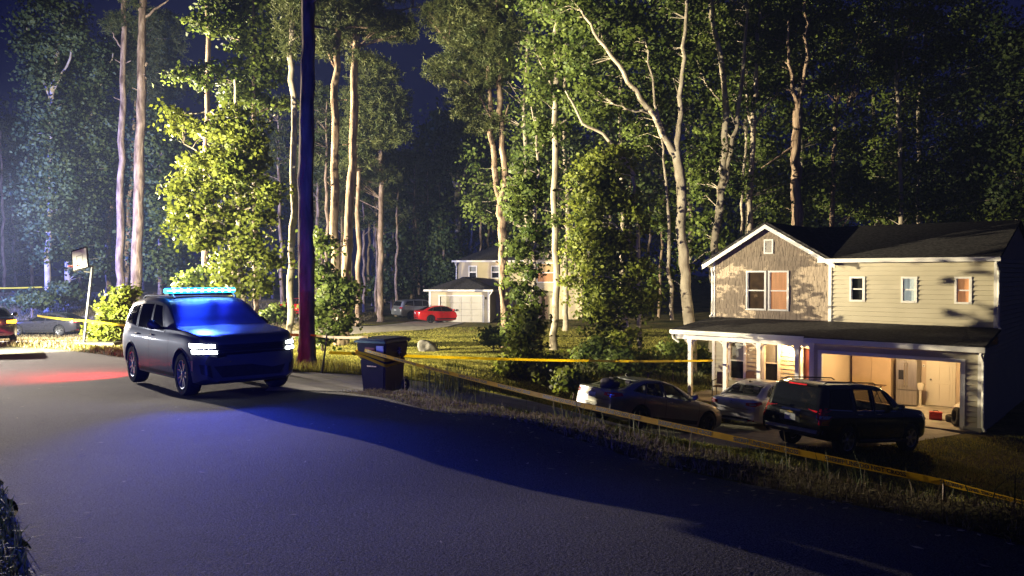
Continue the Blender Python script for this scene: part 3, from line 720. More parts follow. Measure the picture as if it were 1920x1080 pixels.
m = MB(); m.b2(-.2, .2, -.13, .13, 0, .2); m.build('box', M['red_plastic'], t, bevel=.015)
m = MB(); m.b2(-.205, .205, -.135, .135, .202, .27); m.build('lid', M['red_plastic'], t, bevel=.02)
m = MB(); m.tube([(-.08, 0, .27), (-.07, 0, .31), (.07, 0, .31), (.08, 0, .27)], .012, 6); m.build('handle', M['black'], t, True)
m = MB(); m.tube([hp(1.9 + .28 * k + .0, 1.3 + .12 * math.sin(k * 2.3), .035) for k in range(7)], [.02, .05, .035, .06, .03, .05, .02], 7)
tag(m.build('hose', mat('dark_red_hose', (.12, .02, .02), .7, vary=.4, scale=9), None, True), 'crumpled dark red hose lying across the garage floor', 'hose')
t = empty('storage_bench', hp(.65, .2, 0), (0, 0, HRZ), 'low white storage box at the right garage wall', 'box')
m = MB(); m.b2(-.4, .5, -.7, .7, .0, .42); m.build('body', M['door_white'], t, bevel=.02)
m = MB(); m.b2(-.42, .52, -.72, .72, .425, .47); m.build('lid', M['trim'], t, bevel=.015)
t = empty('crate', hp(.75, 1.55-.85+.35, 0), (0, 0, HRZ), 'dark red crate in front of the low white storage box', 'crate')
m = MB()
for z0 in (.02, .14, .26):
    m.b2(-.28, .28, -.16, -.14, z0, z0 + .09); m.b2(-.28, .28, .14, .16, z0, z0 + .09); m.b2(-.28, -.26, -.14, .14, z0, z0 + .09); m.b2(.26, .28, -.14, .14, z0, z0 + .09)
m.b2(-.28, .28, -.14, .14, 0, .02); m.build('slats', M['red_plastic'], t)
def lump(name, c, r, mt, seed, n=3, sq=(1, 1, 1)):
    bm = bmesh.new(); bmesh.ops.create_icosphere(bm, subdivisions=n, radius=1)
    rs = np.random.RandomState(seed); ph = rs.rand(8, 3) * 6; kf = rs.uniform(1.2, 3.5, (8, 3))
    for v in bm.verts:
        d = sum(math.sin(v.co.x * k[0] + p[0]) * math.sin(v.co.y * k[1] + p[1]) * math.sin(v.co.z * k[2] + p[2]) for k, p in zip(kf, ph))
        v.co *= 1 + .13 * d
        v.co = Vector((v.co.x * r * sq[0], v.co.y * r * sq[1], max(v.co.z, -.75) * r * sq[2]))
    me = bpy.data.meshes.new(name); bm.to_mesh(me); bm.free(); me.materials.append(mt)
    me.polygons.foreach_set('use_smooth', [True] * len(me.polygons))
    o = bpy.data.objects.new(name, me); C.objects.link(o); o.location = c
    return o
tag(lump('bag', hp(.72, -.05, .64), .26, M['bag'], 3, sq=(1, .8, .8)), 'slumped grey bag heaped on the low white storage box', 'bag')
for k, (s, p, rot, lb) in enumerate([(9.55, 2.0, 0.1, 'brown patio chair on the porch between the two left posts'), (8.7, 1.0, .2, 'brown patio chair under the left porch window')]):
    t = empty('patio_chair', hp(s, p - .7, 0), (0, 0, HRZ + rot), lb, 'chair', 'patio chairs on the porch')
    m = MB(); m.box((0, 0, .42), (.5, .5, .04)); m.build('seat', M['brown'], t, bevel=.01)
    m = MB(); m.box((0, -.25, .72), (.5, .035, .5), rx=R(8)); m.build('backrest', M['brown'], t, bevel=.01)
    for sx in (-1, 1):
        for sy in (-1, 1):
            m = MB(); m.tube([(sx * .24, sy * .22, .42), (sx * .26, sy * .25, 0)], .018, 6); m.build('leg', M['black'], t)
        m = MB(); m.tube([(sx * .27, -.26, .66), (sx * .27, .22, .64), (sx * .26, .24, .42)], .02, 6); m.build('armrest', M['black'], t, True)

def far_house():
    P0 = at(857, 600, 70.0)                       # left front corner of the main block
    rz = R(172)                                   # local x runs to the right in the picture when mirrored below
    z0 = -2.42
    root = empty('house', (P0.x, P0.y, z0), (0, 0, R(-6)), 'far two storey beige house with white garage door and hipped garage roof', 'house')
    # local: x to the right, y away; front faces -y
    E_ = 5.25; WD = 11.3
    def win(x0, x1, z0_, z1_, y, u, l):
        f = MB()
        t_ = .09
        f.b2(x0 - t_, x0, y - .05, y + .05, z0_ - t_, z1_ + t_); f.b2(x1, x1 + t_, y - .05, y + .05, z0_ - t_, z1_ + t_)
        f.b2(x0, x1, y - .05, y + .05, z1_, z1_ + t_); f.b2(x0, x1, y - .05, y + .05, z0_ - t_, z0_)
        zm = (z0_ + z1_) / 2; f.b2(x0, x1, y - .03, y + .03, zm - .05, zm + .05)
        w = f.build('window', M['trim'], root)
        g = MB(); g.b2(x0, x1, y + .0, y + .005, z0_, z1_); g.build('pane', M['winglass'], w)
        b = MB(); b.b2(x0, x1, y + .06, y + .08, zm, z1_); b.build('curtain', M[u], w)
        b = MB(); b.b2(x0, x1, y + .06, y + .08, z0_, zm - .001); b.build('curtain', M[l], w)
    m = MB(); lap_boards(m, 0, 6.9, 0, E_, [(1.15, 1.75, 3.75, 4.75), (3.2, 3.8, 3.75, 4.75)], y=0, flip=-1, h=.14); m.build('wall', M['siding2'], root)
    win(1.15, 1.75, 3.75, 4.75, 0, 'blind', 'room_dark'); win(3.2, 3.8, 3.75, 4.75, 0, 'blind', 'room_dark')
    m = MB(); m.b2(-.06, 0, -.04, 7, 0, E_); m.build('wall', M['siding2'], root)
    m = MB(); lap_boards(m, 6.9, WD, 0, E_, [(7.35, 8.75, 3.4, 5.0)], y=-.6, flip=-1, h=.14); m.build('wall', M['siding2'], root)
    win(7.35, 8.75, 3.4, 5.0, -.6, 'curtain_warm', 'curtain_orange')
    m = MB(); lap_boards(m, -.6, 7.5, 0, E_ + .0, y=WD, axis='y', flip=1, h=.14); m.build('wall', M['siding2'], root)
    m = MB(); m.b2(-.06, WD, 7.5, 7.56, 0, E_); m.build('wall', M['siding2'], root)
    m = MB(); m.add([(6.9, -.62, E_), (WD, -.62, E_), ((6.9 + WD) / 2, -.62, E_ + 1.35)], [(0, 1, 2)]); m.build('gable', M['shake'], root)
    r = MB()
    r.add([(-.35, -.35, E_), (WD + .3, -.35, E_), (WD + .3, 7.9, E_), (-.35, 7.9, E_), (3.6, 3.7, E_ + 1.75), (8, 3.7, E_ + 1.75)], [(0, 1, 5, 4), (1, 2, 5), (2, 3, 4, 5), (3, 0, 4), (3, 2, 1, 0)])
    xm = (6.9 + WD) / 2
    r.add([(6.6, -.95, E_ - .05), (xm, -.95, E_ + 1.45), (xm, 3.4, E_ + 1.45), (6.6, 3.4, E_ - .05), (WD + .3, -.95, E_ - .05), (WD + .3, 3.4, E_ - .05)], [(0, 1, 2, 3), (1, 4, 5, 2)])
    r.build('roof', M['shingle'], root)
    g = MB(); g.b2(-.4, 6.7, -.48, -.36, E_ - .1, E_ + .06); g.build('gutter', M['trim'], root)
    g = MB(); g.tube([(-.1, -.4, E_ - .1), (-.03, -.1, E_ - .5), (-.03, -.1, 3)], .06, 6); g.build('downspout', M['trim'], root)
    # garage block in front
    a, b, yf, H_ = -1.55, 3.55, -4.6, 2.72
    m = MB(); lap_boards(m, a, b, 0, H_, [(-.65, 3.0, 0, 2.2)], y=yf, flip=-1, h=.14); m.build('garage_wall', M['siding2'], root)
    m = MB(); lap_boards(m, yf, 0, 0, H_, y=b, axis='y', flip=1, h=.14); m.build('garage_side_wall', M['siding2'], root)
    m = MB(); lap_boards(m, yf, 0, 0, H_, y=a, axis='y', flip=-1, h=.14); m.build('garage_side_wall', M['siding2'], root)
    d = MB()
    for i in range(4):
        for j in range(4):
            d.b2(-.62 + j * .9, -.62 + j * .9 + .88, yf + .06, yf + .10, .02 + i * .545, .02 + i * .545 + .53)
            d.b2(-.62 + j * .9 + .12, -.62 + j * .9 + .76, yf + .045, yf + .06, .02 + i * .545 + .1, .02 + i * .545 + .43)
    d.build('garage_door', mat('garage_door_white', (.46, .43, .35), .45, vary=.06, scale=1), root)
    d = MB(); d.b2(-.78, -.64, yf - .03, yf + .1, 0, 2.32); d.b2(2.99, 3.13, yf - .03, yf + .1, 0, 2.32); d.b2(-.64, 2.99, yf - .03, yf + .1, 2.2, 2.32); d.build('garage_door_frame', M['trim'], root)
    for xa, xb in ((a - .05, a + .12), (b - .12, b + .05)):
        c = MB(); c.b2(xa, xb, yf - .04, yf + .1, 0, H_); c.build('corner_board', M['trim'], root)
    l = MB(); l.b2(3.2, 3.32, yf - .12, yf - .02, 1.95, 2.15); l.build('wall_lantern', M['black'], root)
    r = MB(); e = .4
    r.add([(a - e, yf - e, H_), (b + e, yf - e, H_), (b + e, .0, H_), (a - e, .0, H_), (1.0, -2.4, H_ + 1.12), (1.0, 0, H_ + 1.12)], [(0, 1, 4), (1, 2, 5, 4), (3, 0, 4, 5), (3, 2, 1, 0)])
    r.build('garage_roof', M['shingle'], root)
    g = MB(); g.b2(a - e, b + e, yf - e - .12, yf - e, H_ - .1, H_ + .06); g.build('gutter', M['trim'], root)
    g = MB(); g.tube([(b + .3, yf - .3, H_ - .1), (b + .04, yf - .1, H_ - .45), (b + .04, yf - .1, .05)], .06, 6); g.build('downspout', M['trim'], root)
    # porch strip between garage and gable bay
    m = MB(); m.b2(3.6, 6.9, -2.2, 0, 2.62, 2.74); m.build('porch_roof', M['shingle'], root)
    m = MB(); m.b2(3.6, 6.9, -2.32, -2.2, 2.55, 2.72); m.build('gutter', M['trim'], root)
    for x in (5.2, 6.75):
        m = MB(); m.b2(x - .08, x + .08, -2.1, -1.94, 0, 2.62); m.build('porch_post', M['trim'], root)
    m = MB(); m.b2(7.5, 8.3, -.66, -.62, .1, 2.2); m.build('door', mat('far_door_tan', (.30, .19, .11), .5, vary=.1, scale=3), root)
    return root
fhouse = far_house()
# ------------------------------------------------------------------ vehicles
def itp(tab, s):
    xs = [a for a, _ in tab]; ys = [b for _, b in tab]
    # smooth monotone (PCHIP-like) interpolation
    i = max(0, min(len(xs) - 2, int(np.searchsorted(xs, s) - 1)))
    h = xs[i + 1] - xs[i]; t = min(1, max(0, (s - xs[i]) / h))
    def sl(k):
        if k == 0 or k == len(xs) - 1: return (ys[min(k + 1, len(xs) - 1)] - ys[max(k - 1, 0)]) / (xs[min(k + 1, len(xs) - 1)] - xs[max(k - 1, 0)])
        d0 = (ys[k] - ys[k - 1]) / (xs[k] - xs[k - 1]); d1 = (ys[k + 1] - ys[k]) / (xs[k + 1] - xs[k])
        return 0 if d0 * d1 <= 0 else 2 * d0 * d1 / (d0 + d1)
    m0, m1 = sl(i) * h, sl(i + 1) * h
    return (2 * t ** 3 - 3 * t ** 2 + 1) * ys[i] + (t ** 3 - 2 * t ** 2 + t) * m0 + (-2 * t ** 3 + 3 * t ** 2) * ys[i + 1] + (t ** 3 - t ** 2) * m1
def car_body(S):
    """loft; local X forward, front bumper at X = 0"""
    L = S['L']; st = sorted(set([0, .03, .08, .16] + list(np.linspace(.25, L - .25, 58)) + [L - .16, L - .08, L - .03, L]))
    rows = []
    for s in st:
        hw, rw, top, sh, bo = (itp(S[k], s) for k in ('hw', 'rw', 'top', 'sh', 'bot'))
        top = max(top, sh + .015); mid = (bo + sh) / 2 + .05
        pr = [(0, bo), (hw * .8, bo), (hw * .95, bo + .05), (hw * .985, bo + .2 * (sh - bo) + .03), (hw, mid), (hw * .99, sh - .22 * (sh - bo)), (hw * .975, sh - .06), (hw * .945, sh)]
        g = top - sh
        y0, y1 = hw * .935, rw
        for t in (.12, .4, .7, .9): pr.append((y0 + (y1 - y0) * t + .03 * math.sin(math.pi * t) * min(1, g / .4), sh + g * t * .97))
        pr += [(rw * .93, sh + g * .965), (rw * .78, top - .012 * min(1, g / .3) - .08 * 0), (rw * .4, top), (0, top + .006)]
        ff = max(0, 1 - s / .9); fr = max(0, 1 - (L - s) / .7)
        row = []
        for y, z in pr:
            yy = (y / .95) ** 2 if y < .95 else 1
            dx = -S['nose'] * (y / S['W2']) ** 3 * ff ** 1.5 + S['tail'] * (y / S['W2']) ** 3 * fr ** 1.5
            row.append(Vector((-s + dx, y, z)))
        rows.append(row)
    n = len(rows[0]); ring = 2 * n - 2
    mb = MB(); V = []
    for row in rows:
        V += row + [Vector((p.x, -p.y, p.z)) for p in row[-2:0:-1]]
    Fs = [(i * ring + j, i * ring + (j + 1) % ring, (i + 1) * ring + (j + 1) % ring, (i + 1) * ring + j) for i in range(len(rows) - 1) for j in range(ring)]
    Fs += [tuple(range(ring - 1, -1, -1)), tuple((len(rows) - 1) * ring + j for j in range(ring))]
    mb.add(V, Fs)
    return mb
def boolean(o, cutters, op='DIFFERENCE'):
    for c in cutters:
        md = o.modifiers.new('b', 'BOOLEAN'); md.object = c; md.operation = op; md.solver = 'EXACT'
    dg = bpy.context.evaluated_depsgraph_get(); dg.update()
    me = bpy.data.meshes.new_from_object(o.evaluated_get(dg))
    old = o.data; o.modifiers.clear(); o.data = me; me.name = old.name
    for c in cutters: bpy.data.objects.remove(c, do_unlink=True)
def patch(bvh, corners, d, off, mt, name, parent, n=(10, 6), shape=None, thick=0.0):
    """sheet that follows the body: corners are 4 points (a, b) in the plane across direction d ('F','B','L','R','T'), bilinear grid, ray cast onto the body"""
    a, b, c, e = [Vector(p) for p in corners]
    dirs = {'F': Vector((-1, 0, 0)), 'B': Vector((1, 0, 0)), 'L': Vector((0, -1, 0)), 'R': Vector((0, 1, 0)), 'T': Vector((0, 0, -1))}
    D = dirs[d]; V = []; ok = []
    for j in range(n[1] + 1):
        for i in range(n[0] + 1):
            u, v = i / n[0], j / n[1]
            if shape: u, v = shape(u, v)
            p = (a * (1 - u) + b * u) * (1 - v) + (e * (1 - u) + c * u) * v
            o = {'F': Vector((3, p.x, p.y)), 'B': Vector((-9, p.x, p.y)), 'L': Vector((p.x, 3, p.y)), 'R': Vector((p.x, -3, p.y)), 'T': Vector((p.x, p.y, 4))}[d]
            h = bvh.ray_cast(o, D)
            if h[0] is None: V.append(None); continue
            nn = h[1] if h[1].dot(D) < 0 else -h[1]
            V.append(h[0] + nn * off)
    mb = MB(); idx = {}
    k = n[0] + 1
    def vid(q):
        if q not in idx: idx[q] = len(mb.v); mb.v.append(tuple(V[q]))
        return idx[q]
    for j in range(n[1]):
        for i in range(n[0]):
            q = (j * k + i, j * k + i + 1, (j + 1) * k + i + 1, (j + 1) * k + i)
            if all(V[x] is not None for x in q): mb.f.append(tuple(vid(x) for x in q))
    o = mb.build(name, mt, parent, True, 60)
    return o
def wheel(parent, x, y, r, w, side, rim, spokes=5, double=True):
    m4 = Matrix.Translation((x, y, r)) @ Matrix.Rotation(-side * math.pi / 2, 4, 'X')     # local +Z = outward
    t = tyre_mesh(r, w, m4).build('wheel', M['rubber'], parent, True)
    m = MB()
    m.lathe([(r * .66, w * .30), (r * .665, w * .46), (r * .62, w * .44), (r * .60, w * .25), (r * .58, -w * .3)], 36, m4)
    for k in range(spokes):
        for dv in ((-.16, .16) if double else (0,)):
            a = 2 * math.pi * k / spokes + dv
            p0 = Vector((math.cos(a - dv * .4) * r * .14, math.sin(a - dv * .4) * r * .14, w * .36)); p1 = Vector((math.cos(a + dv * .5) * r * .63, math.sin(a + dv * .5) * r * .63, w * .42))
            tdir = Vector((-math.sin(a), math.cos(a), 0)); ww = r * (.05 if double else .09)
            vs = [p0 + tdir * ww, p0 - tdir * ww, p1 - tdir * ww * .8, p1 + tdir * ww * .8]
            lo = [q - Vector((0, 0, w * .12)) for q in vs]
            m.add([m4 @ q for q in vs + lo], [(0, 1, 2, 3), (7, 6, 5, 4), (0, 4, 5, 1), (1, 5, 6, 2), (2, 6, 7, 3), (3, 7, 4, 0)])
    m.lathe([(0, w * .46), (r * .10, w * .44), (r * .17, w * .36), (r * .17, w * .2)], 16, m4)
    m.build('rim', M[rim], t, True, 30)
    b = MB(); b.lathe([(0, w * .02), (r * .55, w * .02), (r * .56, -w * .2)], 24, m4); b.build('brake_disc', M['dark_alloy'], t)
    return t
SPECS = {}
SPECS['suv'] = dict(L=5.1, W2=.96, nose=.26, tail=.12,
    top=[(0, .80), (.04, .97), (.2, 1.09), (.8, 1.165), (1.3, 1.205), (1.75, 1.44), (2.2, 1.69), (2.7, 1.775), (3.4, 1.79), (4.2, 1.75), (4.65, 1.67), (4.85, 1.42), (5.0, 1.08), (5.08, 1.0), (5.1, .9)],
    sh=[(0, .74), (.04, .86), (.2, 1.0), (.8, 1.075), (1.3, 1.09), (2, 1.095), (3, 1.11), (4, 1.14), (4.65, 1.15), (4.9, 1.08), (5.04, .98), (5.1, .84)],
    hw=[(0, .80), (.08, .86), (.3, .92), (.8, .955), (1.5, .95), (3, .95), (4, .965), (4.6, .94), (4.95, .88), (5.1, .80)],
    rw=[(0, .68), (.2, .82), (1.3, .87), (1.75, .81), (2.2, .765), (3.4, .75), (4.4, .72), (4.8, .70), (5.1, .68)],
    bot=[(0, .30), (.4, .22), (1, .23), (4, .25), (4.7, .33), (5.1, .45)], axles=(.95, 3.99), wr=.39, ww=.265)
SPECS['fastback'] = dict(L=4.85, W2=.93, nose=.30, tail=.16,
    top=[(0, .60), (.05, .70), (.3, .82), (1.0, .95), (1.35, .99), (1.9, 1.25), (2.35, 1.40), (2.8, 1.455), (3.2, 1.445), (3.75, 1.33), (4.25, 1.12), (4.5, 1.06), (4.75, 1.05), (4.83, 1.0), (4.85, .8)],
    sh=[(0, .56), (.05, .64), (.3, .74), (1.0, .86), (1.35, .89), (2, .91), (3, .95), (3.75, .98), (4.3, 1.0), (4.7, 1.0), (4.82, .95), (4.85, .76)],
    hw=[(0, .74), (.08, .80), (.35, .88), (.9, .925), (2, .92), (3.8, .93), (4.4, .90), (4.75, .83), (4.85, .77)],
    rw=[(0, .6), (.3, .72), (1.35, .74), (1.9, .66), (2.4, .60), (3.2, .58), (3.75, .60), (4.3, .68), (4.8, .70), (4.85, .68)],
    bot=[(0, .25), (.4, .17), (1, .17), (3.9, .18), (4.5, .27), (4.85, .36)], axles=(.92, 3.72), wr=.335, ww=.225)
SPECS['bigsuv'] = dict(L=5.13, W2=1.0, nose=.20, tail=.06,
    top=[(0, .95), (.04, 1.08), (.25, 1.17), (1.0, 1.24), (1.35, 1.28), (1.75, 1.55), (2.1, 1.78), (2.5, 1.87), (3.2, 1.90), (4.3, 1.89), (4.75, 1.83), (4.95, 1.52), (5.05, 1.14), (5.12, 1.10), (5.13, .95)],
    sh=[(0, .90), (.04, .98), (.25, 1.06), (1.0, 1.11), (1.35, 1.13), (2, 1.14), (4.5, 1.15), (4.95, 1.13), (5.08, 1.08), (5.13, .9)],
    hw=[(0, .88), (.1, .93), (.4, .98), (1, 1.0), (4.4, 1.0), (4.9, .97), (5.13, .93)],
    rw=[(0, .78), (.3, .84), (1.35, .86), (1.75, .81), (2.2, .76), (3.5, .755), (4.6, .75), (5.13, .78)],
    bot=[(0, .42), (.5, .33), (1.2, .30), (4, .32), (4.8, .42), (5.13, .50)], axles=(.98, 3.93), wr=.40, ww=.275)
WINS = {
 'suv': dict(side=[((2.0, 1.13), (2.76, 1.15), (2.76, 1.63), (2.34, 1.60)), ((2.85, 1.15), (3.66, 1.18), (3.62, 1.64), (2.85, 1.64)), ((3.77, 1.20), (4.60, 1.27), (4.34, 1.58), (3.74, 1.63))],
             front=((.85, 1.23), (-.85, 1.23), (-.71, 1.69), (.71, 1.69)), back=((-.66, 1.22), (.66, 1.22), (.58, 1.60), (-.58, 1.60))),
 'fastback': dict(side=[((1.72, .95), (2.72, .98), (2.76, 1.36), (2.30, 1.32)), ((2.80, .985), (3.52, 1.01), (3.40, 1.30), (2.83, 1.36)), ((3.60, 1.02), (3.98, 1.06), (3.70, 1.20), (3.48, 1.28))],
             front=((.70, 1.01), (-.70, 1.01), (-.54, 1.37), (.54, 1.37)), back=((-.60, 1.10), (.60, 1.10), (.50, 1.37), (-.50, 1.37))),
 'bigsuv': dict(side=[((1.78, 1.18), (2.72, 1.20), (2.74, 1.73), (2.24, 1.71)), ((2.84, 1.20), (3.56, 1.20), (3.62, 1.74), (2.86, 1.74)), ((3.78, 1.20), (4.72, 1.24), (4.58, 1.72), (3.80, 1.74))],
             front=((.80, 1.30), (-.80, 1.30), (-.66, 1.80), (.66, 1.80)), back=((-.72, 1.18), (.72, 1.18), (.66, 1.76), (-.66, 1.76))),
}
def car(name, kind, loc, yaw, pitch, roll, paint, label, cat, glass='carglass', rim='alloy', hollow=False, spokes=5, group=None, wins=None, double=True):
    """loc = ground point under the middle of the front bumper (x, y, z), heading yaw"""
    S = SPECS[kind]; L = S['L']
    Rm = Matrix.Rotation(yaw, 4, 'Z') @ Matrix.Rotation(-pitch, 4, 'Y') @ Matrix.Rotation(roll, 4, 'X')
    root = empty(name, (0, 0, 0), (0, 0, 0), label, cat, group)
    body = car_body(S).build('body', paint, root)
    bvh = BVHTree.FromPolygons([v.co.copy() for v in body.data.vertices], [tuple(p.vertices) for p in body.data.polygons])
    Wn = WINS[kind]
    # wheel wells (and, for see-through cabins, the cabin and the window openings)
    cut = []
    for s in S['axles']:
        for sd in (-1, 1):
            m = MB(); m.tube([(-s, sd * (S['W2'] - .33), S['wr'] + .01), (-s, sd * (S['W2'] + .2), S['wr'] + .01)], S['wr'] * 1.16, 28); cut.append(m.build('cut', M['dark_plastic']))
    if hollow:
        m = MB(); st = np.linspace(1.55 if kind != 'bigsuv' else 1.65, L - (.9 if kind == 'fastback' else .32), 16); V = []
        for s in st:
            hw, rw, top, sh = (itp(S[k], s) for k in ('hw', 'rw', 'top', 'sh'))
            zt = max(top - .055, .72); za = sh - .02
            ya, yt = hw * .90, rw - .035
            zt2 = max(zt - .05, .71)
            V += [(-s, -hw * .84, .48), (-s, -ya, min(za, zt2 - .01)), (-s, -yt, zt2), (-s, -yt * .8, zt), (-s, yt * .8, zt), (-s, yt, zt2), (-s, ya, min(za, zt2 - .01)), (-s, hw * .84, .48)]
        fs = [(i * 8 + j, i * 8 + (j + 1) % 8, (i + 1) * 8 + (j + 1) % 8, (i + 1) * 8 + j) for i in range(len(st) - 1) for j in range(8)]
        fs += [tuple(range(7, -1, -1)), tuple((len(st) - 1) * 8 + j for j in range(8))]
        m.add(V, fs); c = m.build('cut', M['dark_plastic'])
        bmx = bmesh.new(); bmx.from_mesh(c.data); bmesh.ops.recalc_face_normals(bmx, faces=bmx.faces); bmx.to_mesh(c.data); bmx.free(); cut.append(c)
        def prism(pts, ax, a, b):
            m = MB(); n = len(pts)
            V = [((-p[0], a, p[1]) if ax == 'y' else (a, p[0], p[1])) for p in pts] + [((-p[0], b, p[1]) if ax == 'y' else (b, p[0], p[1])) for p in pts]
            m.add(V, [tuple(range(n)), tuple(range(2 * n - 1, n - 1, -1))] + [(i, i + n, (i + 1) % n + n, (i + 1) % n) for i in range(n)])
            c = m.build('cut', M['dark_plastic'])
            bmx = bmesh.new(); bmx.from_mesh(c.data); bmesh.ops.recalc_face_normals(bmx, faces=bmx.faces); bmx.to_mesh(c.data); bmx.free()
            return c
        for w in (Wn['side'] if hollow == 'all' else Wn['side'][:2]):
            cut.append(prism(w, 'y', -1.3, 1.3))
        cut.append(prism(Wn['front'], 'x', -2.35, .2)); cut.append(prism(Wn['back'], 'x', -L + (1.3 if kind == 'fastback' else .5), -L - .3))
    for c in cut:
        bmx = bmesh.new(); bmx.from_mesh(c.data); bmesh.ops.recalc_face_normals(bmx, faces=bmx.faces); bmx.to_mesh(c.data); bmx.free()
    bmx = bmesh.new(); bmx.from_mesh(body.data); bmesh.ops.recalc_face_normals(bmx, faces=bmx.faces); bmx.to_mesh(body.data); bmx.free()
    boolean(body, cut)
    body.data.polygons.foreach_set('use_smooth', [True] * len(body.data.polygons)); body.data.set_sharp_from_angle(angle=R(32))
    # glass with dark surrounds
    for sd, dr in ((1, 'L'), (-1, 'R')):
        for i, w in enumerate(Wn['side']):
            g = glass if i < 2 else ('darkglass' if hollow != 'all' else glass)
            cs = [(-p[0], p[1]) for p in w]
            patch(bvh, cs, dr, .004, M[g], 'side_window', root)
            # frame strip around
            for a, b in ((0, 1), (1, 2), (2, 3), (3, 0)):
                A, Bp = Vector(cs[a]), Vector(cs[b]); cen = sum((Vector(c) for c in cs), Vector((0, 0))) / 4
                e = (Bp - A).normalized(); nn = Vector((-e.y, e.x)); nn = nn if nn.dot((A + Bp) / 2 - cen) > 0 else -nn
                if a == 0: patch(bvh, [A - e * .02, Bp + e * .02, Bp + e * .02 + nn * .022, A - e * .02 + nn * .022], dr, .007, M['chrome' if kind != 'fastback' or True else 'black'], 'window_trim', root, (10, 1))
                else: patch(bvh, [A - e * .02, Bp + e * .02, Bp + e * .02 + nn * .03, A - e * .02 + nn * .03], dr, .006, M['black'], 'window_frame', root, (8, 1))
    patch(bvh, Wn['front'], 'F', .004, M['glare_film' if name == 'police_suv' else glass], 'windshield', root, (14, 8))
    patch(bvh, Wn['back'], 'B', .004, M[glass if hollow == 'all' else 'darkglass'], 'rear_window', root, (14, 8))
    for s in S['axles']:
        for sd in (-1, 1): wheel(root, -s, sd * (S['W2'] - S['ww'] / 2 - .015), S['wr'], S['ww'], sd, rim, spokes, double)
    # mirrors, handles, under tray
    ms = Wn['side'][0][0][0] + .06; mz = Wn['side'][0][0][1] + .05
    for sd in (-1, 1):
        mm = lump('mirror', (-ms, sd * (S['W2'] + .10), mz + .06), .11, paint, 11, 2, (.9, 1.05, .85)); mm.parent = root
        m = MB(); m.tube([(-ms, sd * (S['W2'] - .1), mz), (-ms, sd * (S['W2'] + .06), mz + .02)], .03, 6); m.build('mirror_arm', M['dark_plastic'], mm).matrix_parent_inverse = Matrix.Translation(mm.location).inverted()
        for s in (Wn['side'][0][1][0] - .12, Wn['side'][1][1][0] - .1):
            h = bvh.ray_cast(Vector((-s, sd * 3, mz - .13)), Vector((0, -sd, 0)))
            y = h[0].y if h[0] else sd * S['W2']
            m = MB(); m.tube([(-s + .1, y - sd * .01, mz - .14), (-s + .07, y + sd * .028, mz - .14), (-s - .07, y + sd * .028, mz - .135), (-s - .1, y - sd * .01, mz - .135)], .014, 6); m.build('door_handle', M['chrome'] if kind != 'suv' else paint, root, True)
        # door seams
        for s in (Wn['side'][0][1][0] + .04, Wn['side'][1][1][0] + .10, Wn['side'][0][0][0] - .35):
            patch(bvh, [(-s, .38), (-s - .012, .38), (-s - .012, mz - .06), (-s, mz - .06)], 'L' if sd > 0 else 'R', .002, M['ink'], 'door_seam', root, (1, 12))
        patch(bvh, [(-S['axles'][0] - .48, .27), (-S['axles'][1] + .48, .29), (-S['axles'][1] + .48, .40), (-S['axles'][0] - .48, .38)], 'L' if sd > 0 else 'R', .006, M['dark_plastic'], 'sill_cladding', root, (12, 2))
    if hollow:
        for sx, sy in ((2.55, .38), (2.55, -.38), (3.45, .38), (3.45, -.38)):
            if kind == 'bigsuv': sx += .12
            k = MB(); zz = .42; k.box((-sx, sy, zz + .12), (.5, .5, .2)); k.box((-sx - .27, sy, zz + .42), (.14, .48, .62 if kind == 'fastback' else .8), ry=R(-14)); k.build('seat', M['cloth'], root, bevel=.05)
            k = MB(); k.box((-sx - .40, sy, zz + (.84 if kind == 'fastback' else 1.0)), (.1, .26, .18), ry=R(-14)); k.build('headrest', M['cloth'], root, bevel=.04)
        k = MB(); k.tube([(-1.95 + .1 * math.cos(a), .38 + .18 * math.sin(a), .92 + (0.2 if kind == 'bigsuv' else 0) + .14 * math.cos(a)) for a in np.linspace(0, 2 * math.pi, 20)], .015, 6, False); k.build('steering_wheel', M['black'], root, True)
    root['_b'] = 1; del root['_b']
    root.matrix_world = Matrix.Translation(loc) @ Rm @ Matrix.Translation((0, 0, 0))
    # put the empty at the middle of the car's base
    sh_ = Matrix.Translation((L / 2, 0, 0))
    for ch in root.children:
        ch.matrix_parent_inverse = sh_ @ ch.matrix_parent_inverse
    root.matrix_world = Matrix.Translation(loc) @ Rm @ Matrix.Translation((-L / 2, 0, 0))
    return root, bvh, S
def addp(root, S, o):
    """late parts: same shift as the others"""
    o.parent = root; o.matrix_parent_inverse = Matrix.Translation((S['L'] / 2, 0, 0)); return o
def paint(name, col, metal=.5, rough=.32):
    m = mat(name, col, rough, metal, coat=(.15 if 'police' in name else .8), vary=.05, scale=3); return m
# ---- police suv
P_grey = paint('paint_police_grey', (.075, .078, .085), .35, .48)
M['glare_film'] = mat('glare_film_windshield', (.085, .085, .10), .42, vary=.12, scale=6, coat=.3)  # pale windshield film stands in for lens glare, catching the bar's blue
suv, sb, S_ = car('police_suv', 'suv', (-4.55, 13.63, -.46), -.852, .026, 0, P_grey, 'grey police suv on the road with lit blue roof light bar and headlights on', 'police car', 'darkglass', 'alloy', spokes=5)
def pp(*a, **k): return addp(suv, S_, patch(*a, **k))
grille = pp(sb, [(.60, .70), (-.60, .70), (-.66, .93), (.66, .93)], 'F', .006, M['black'], 'grille', None, (18, 6))
m = MB()
for k in range(7):
    z = .725 + k * .03
    pts = []
    for y in np.linspace(-.6, .6, 13):
        h = sb.ray_cast(Vector((3, y, z)), Vector((-1, 0, 0)))[0]
        if h: pts.append(h + Vector((.010, 0, 0)))
    m.tube(pts, .006, 4)
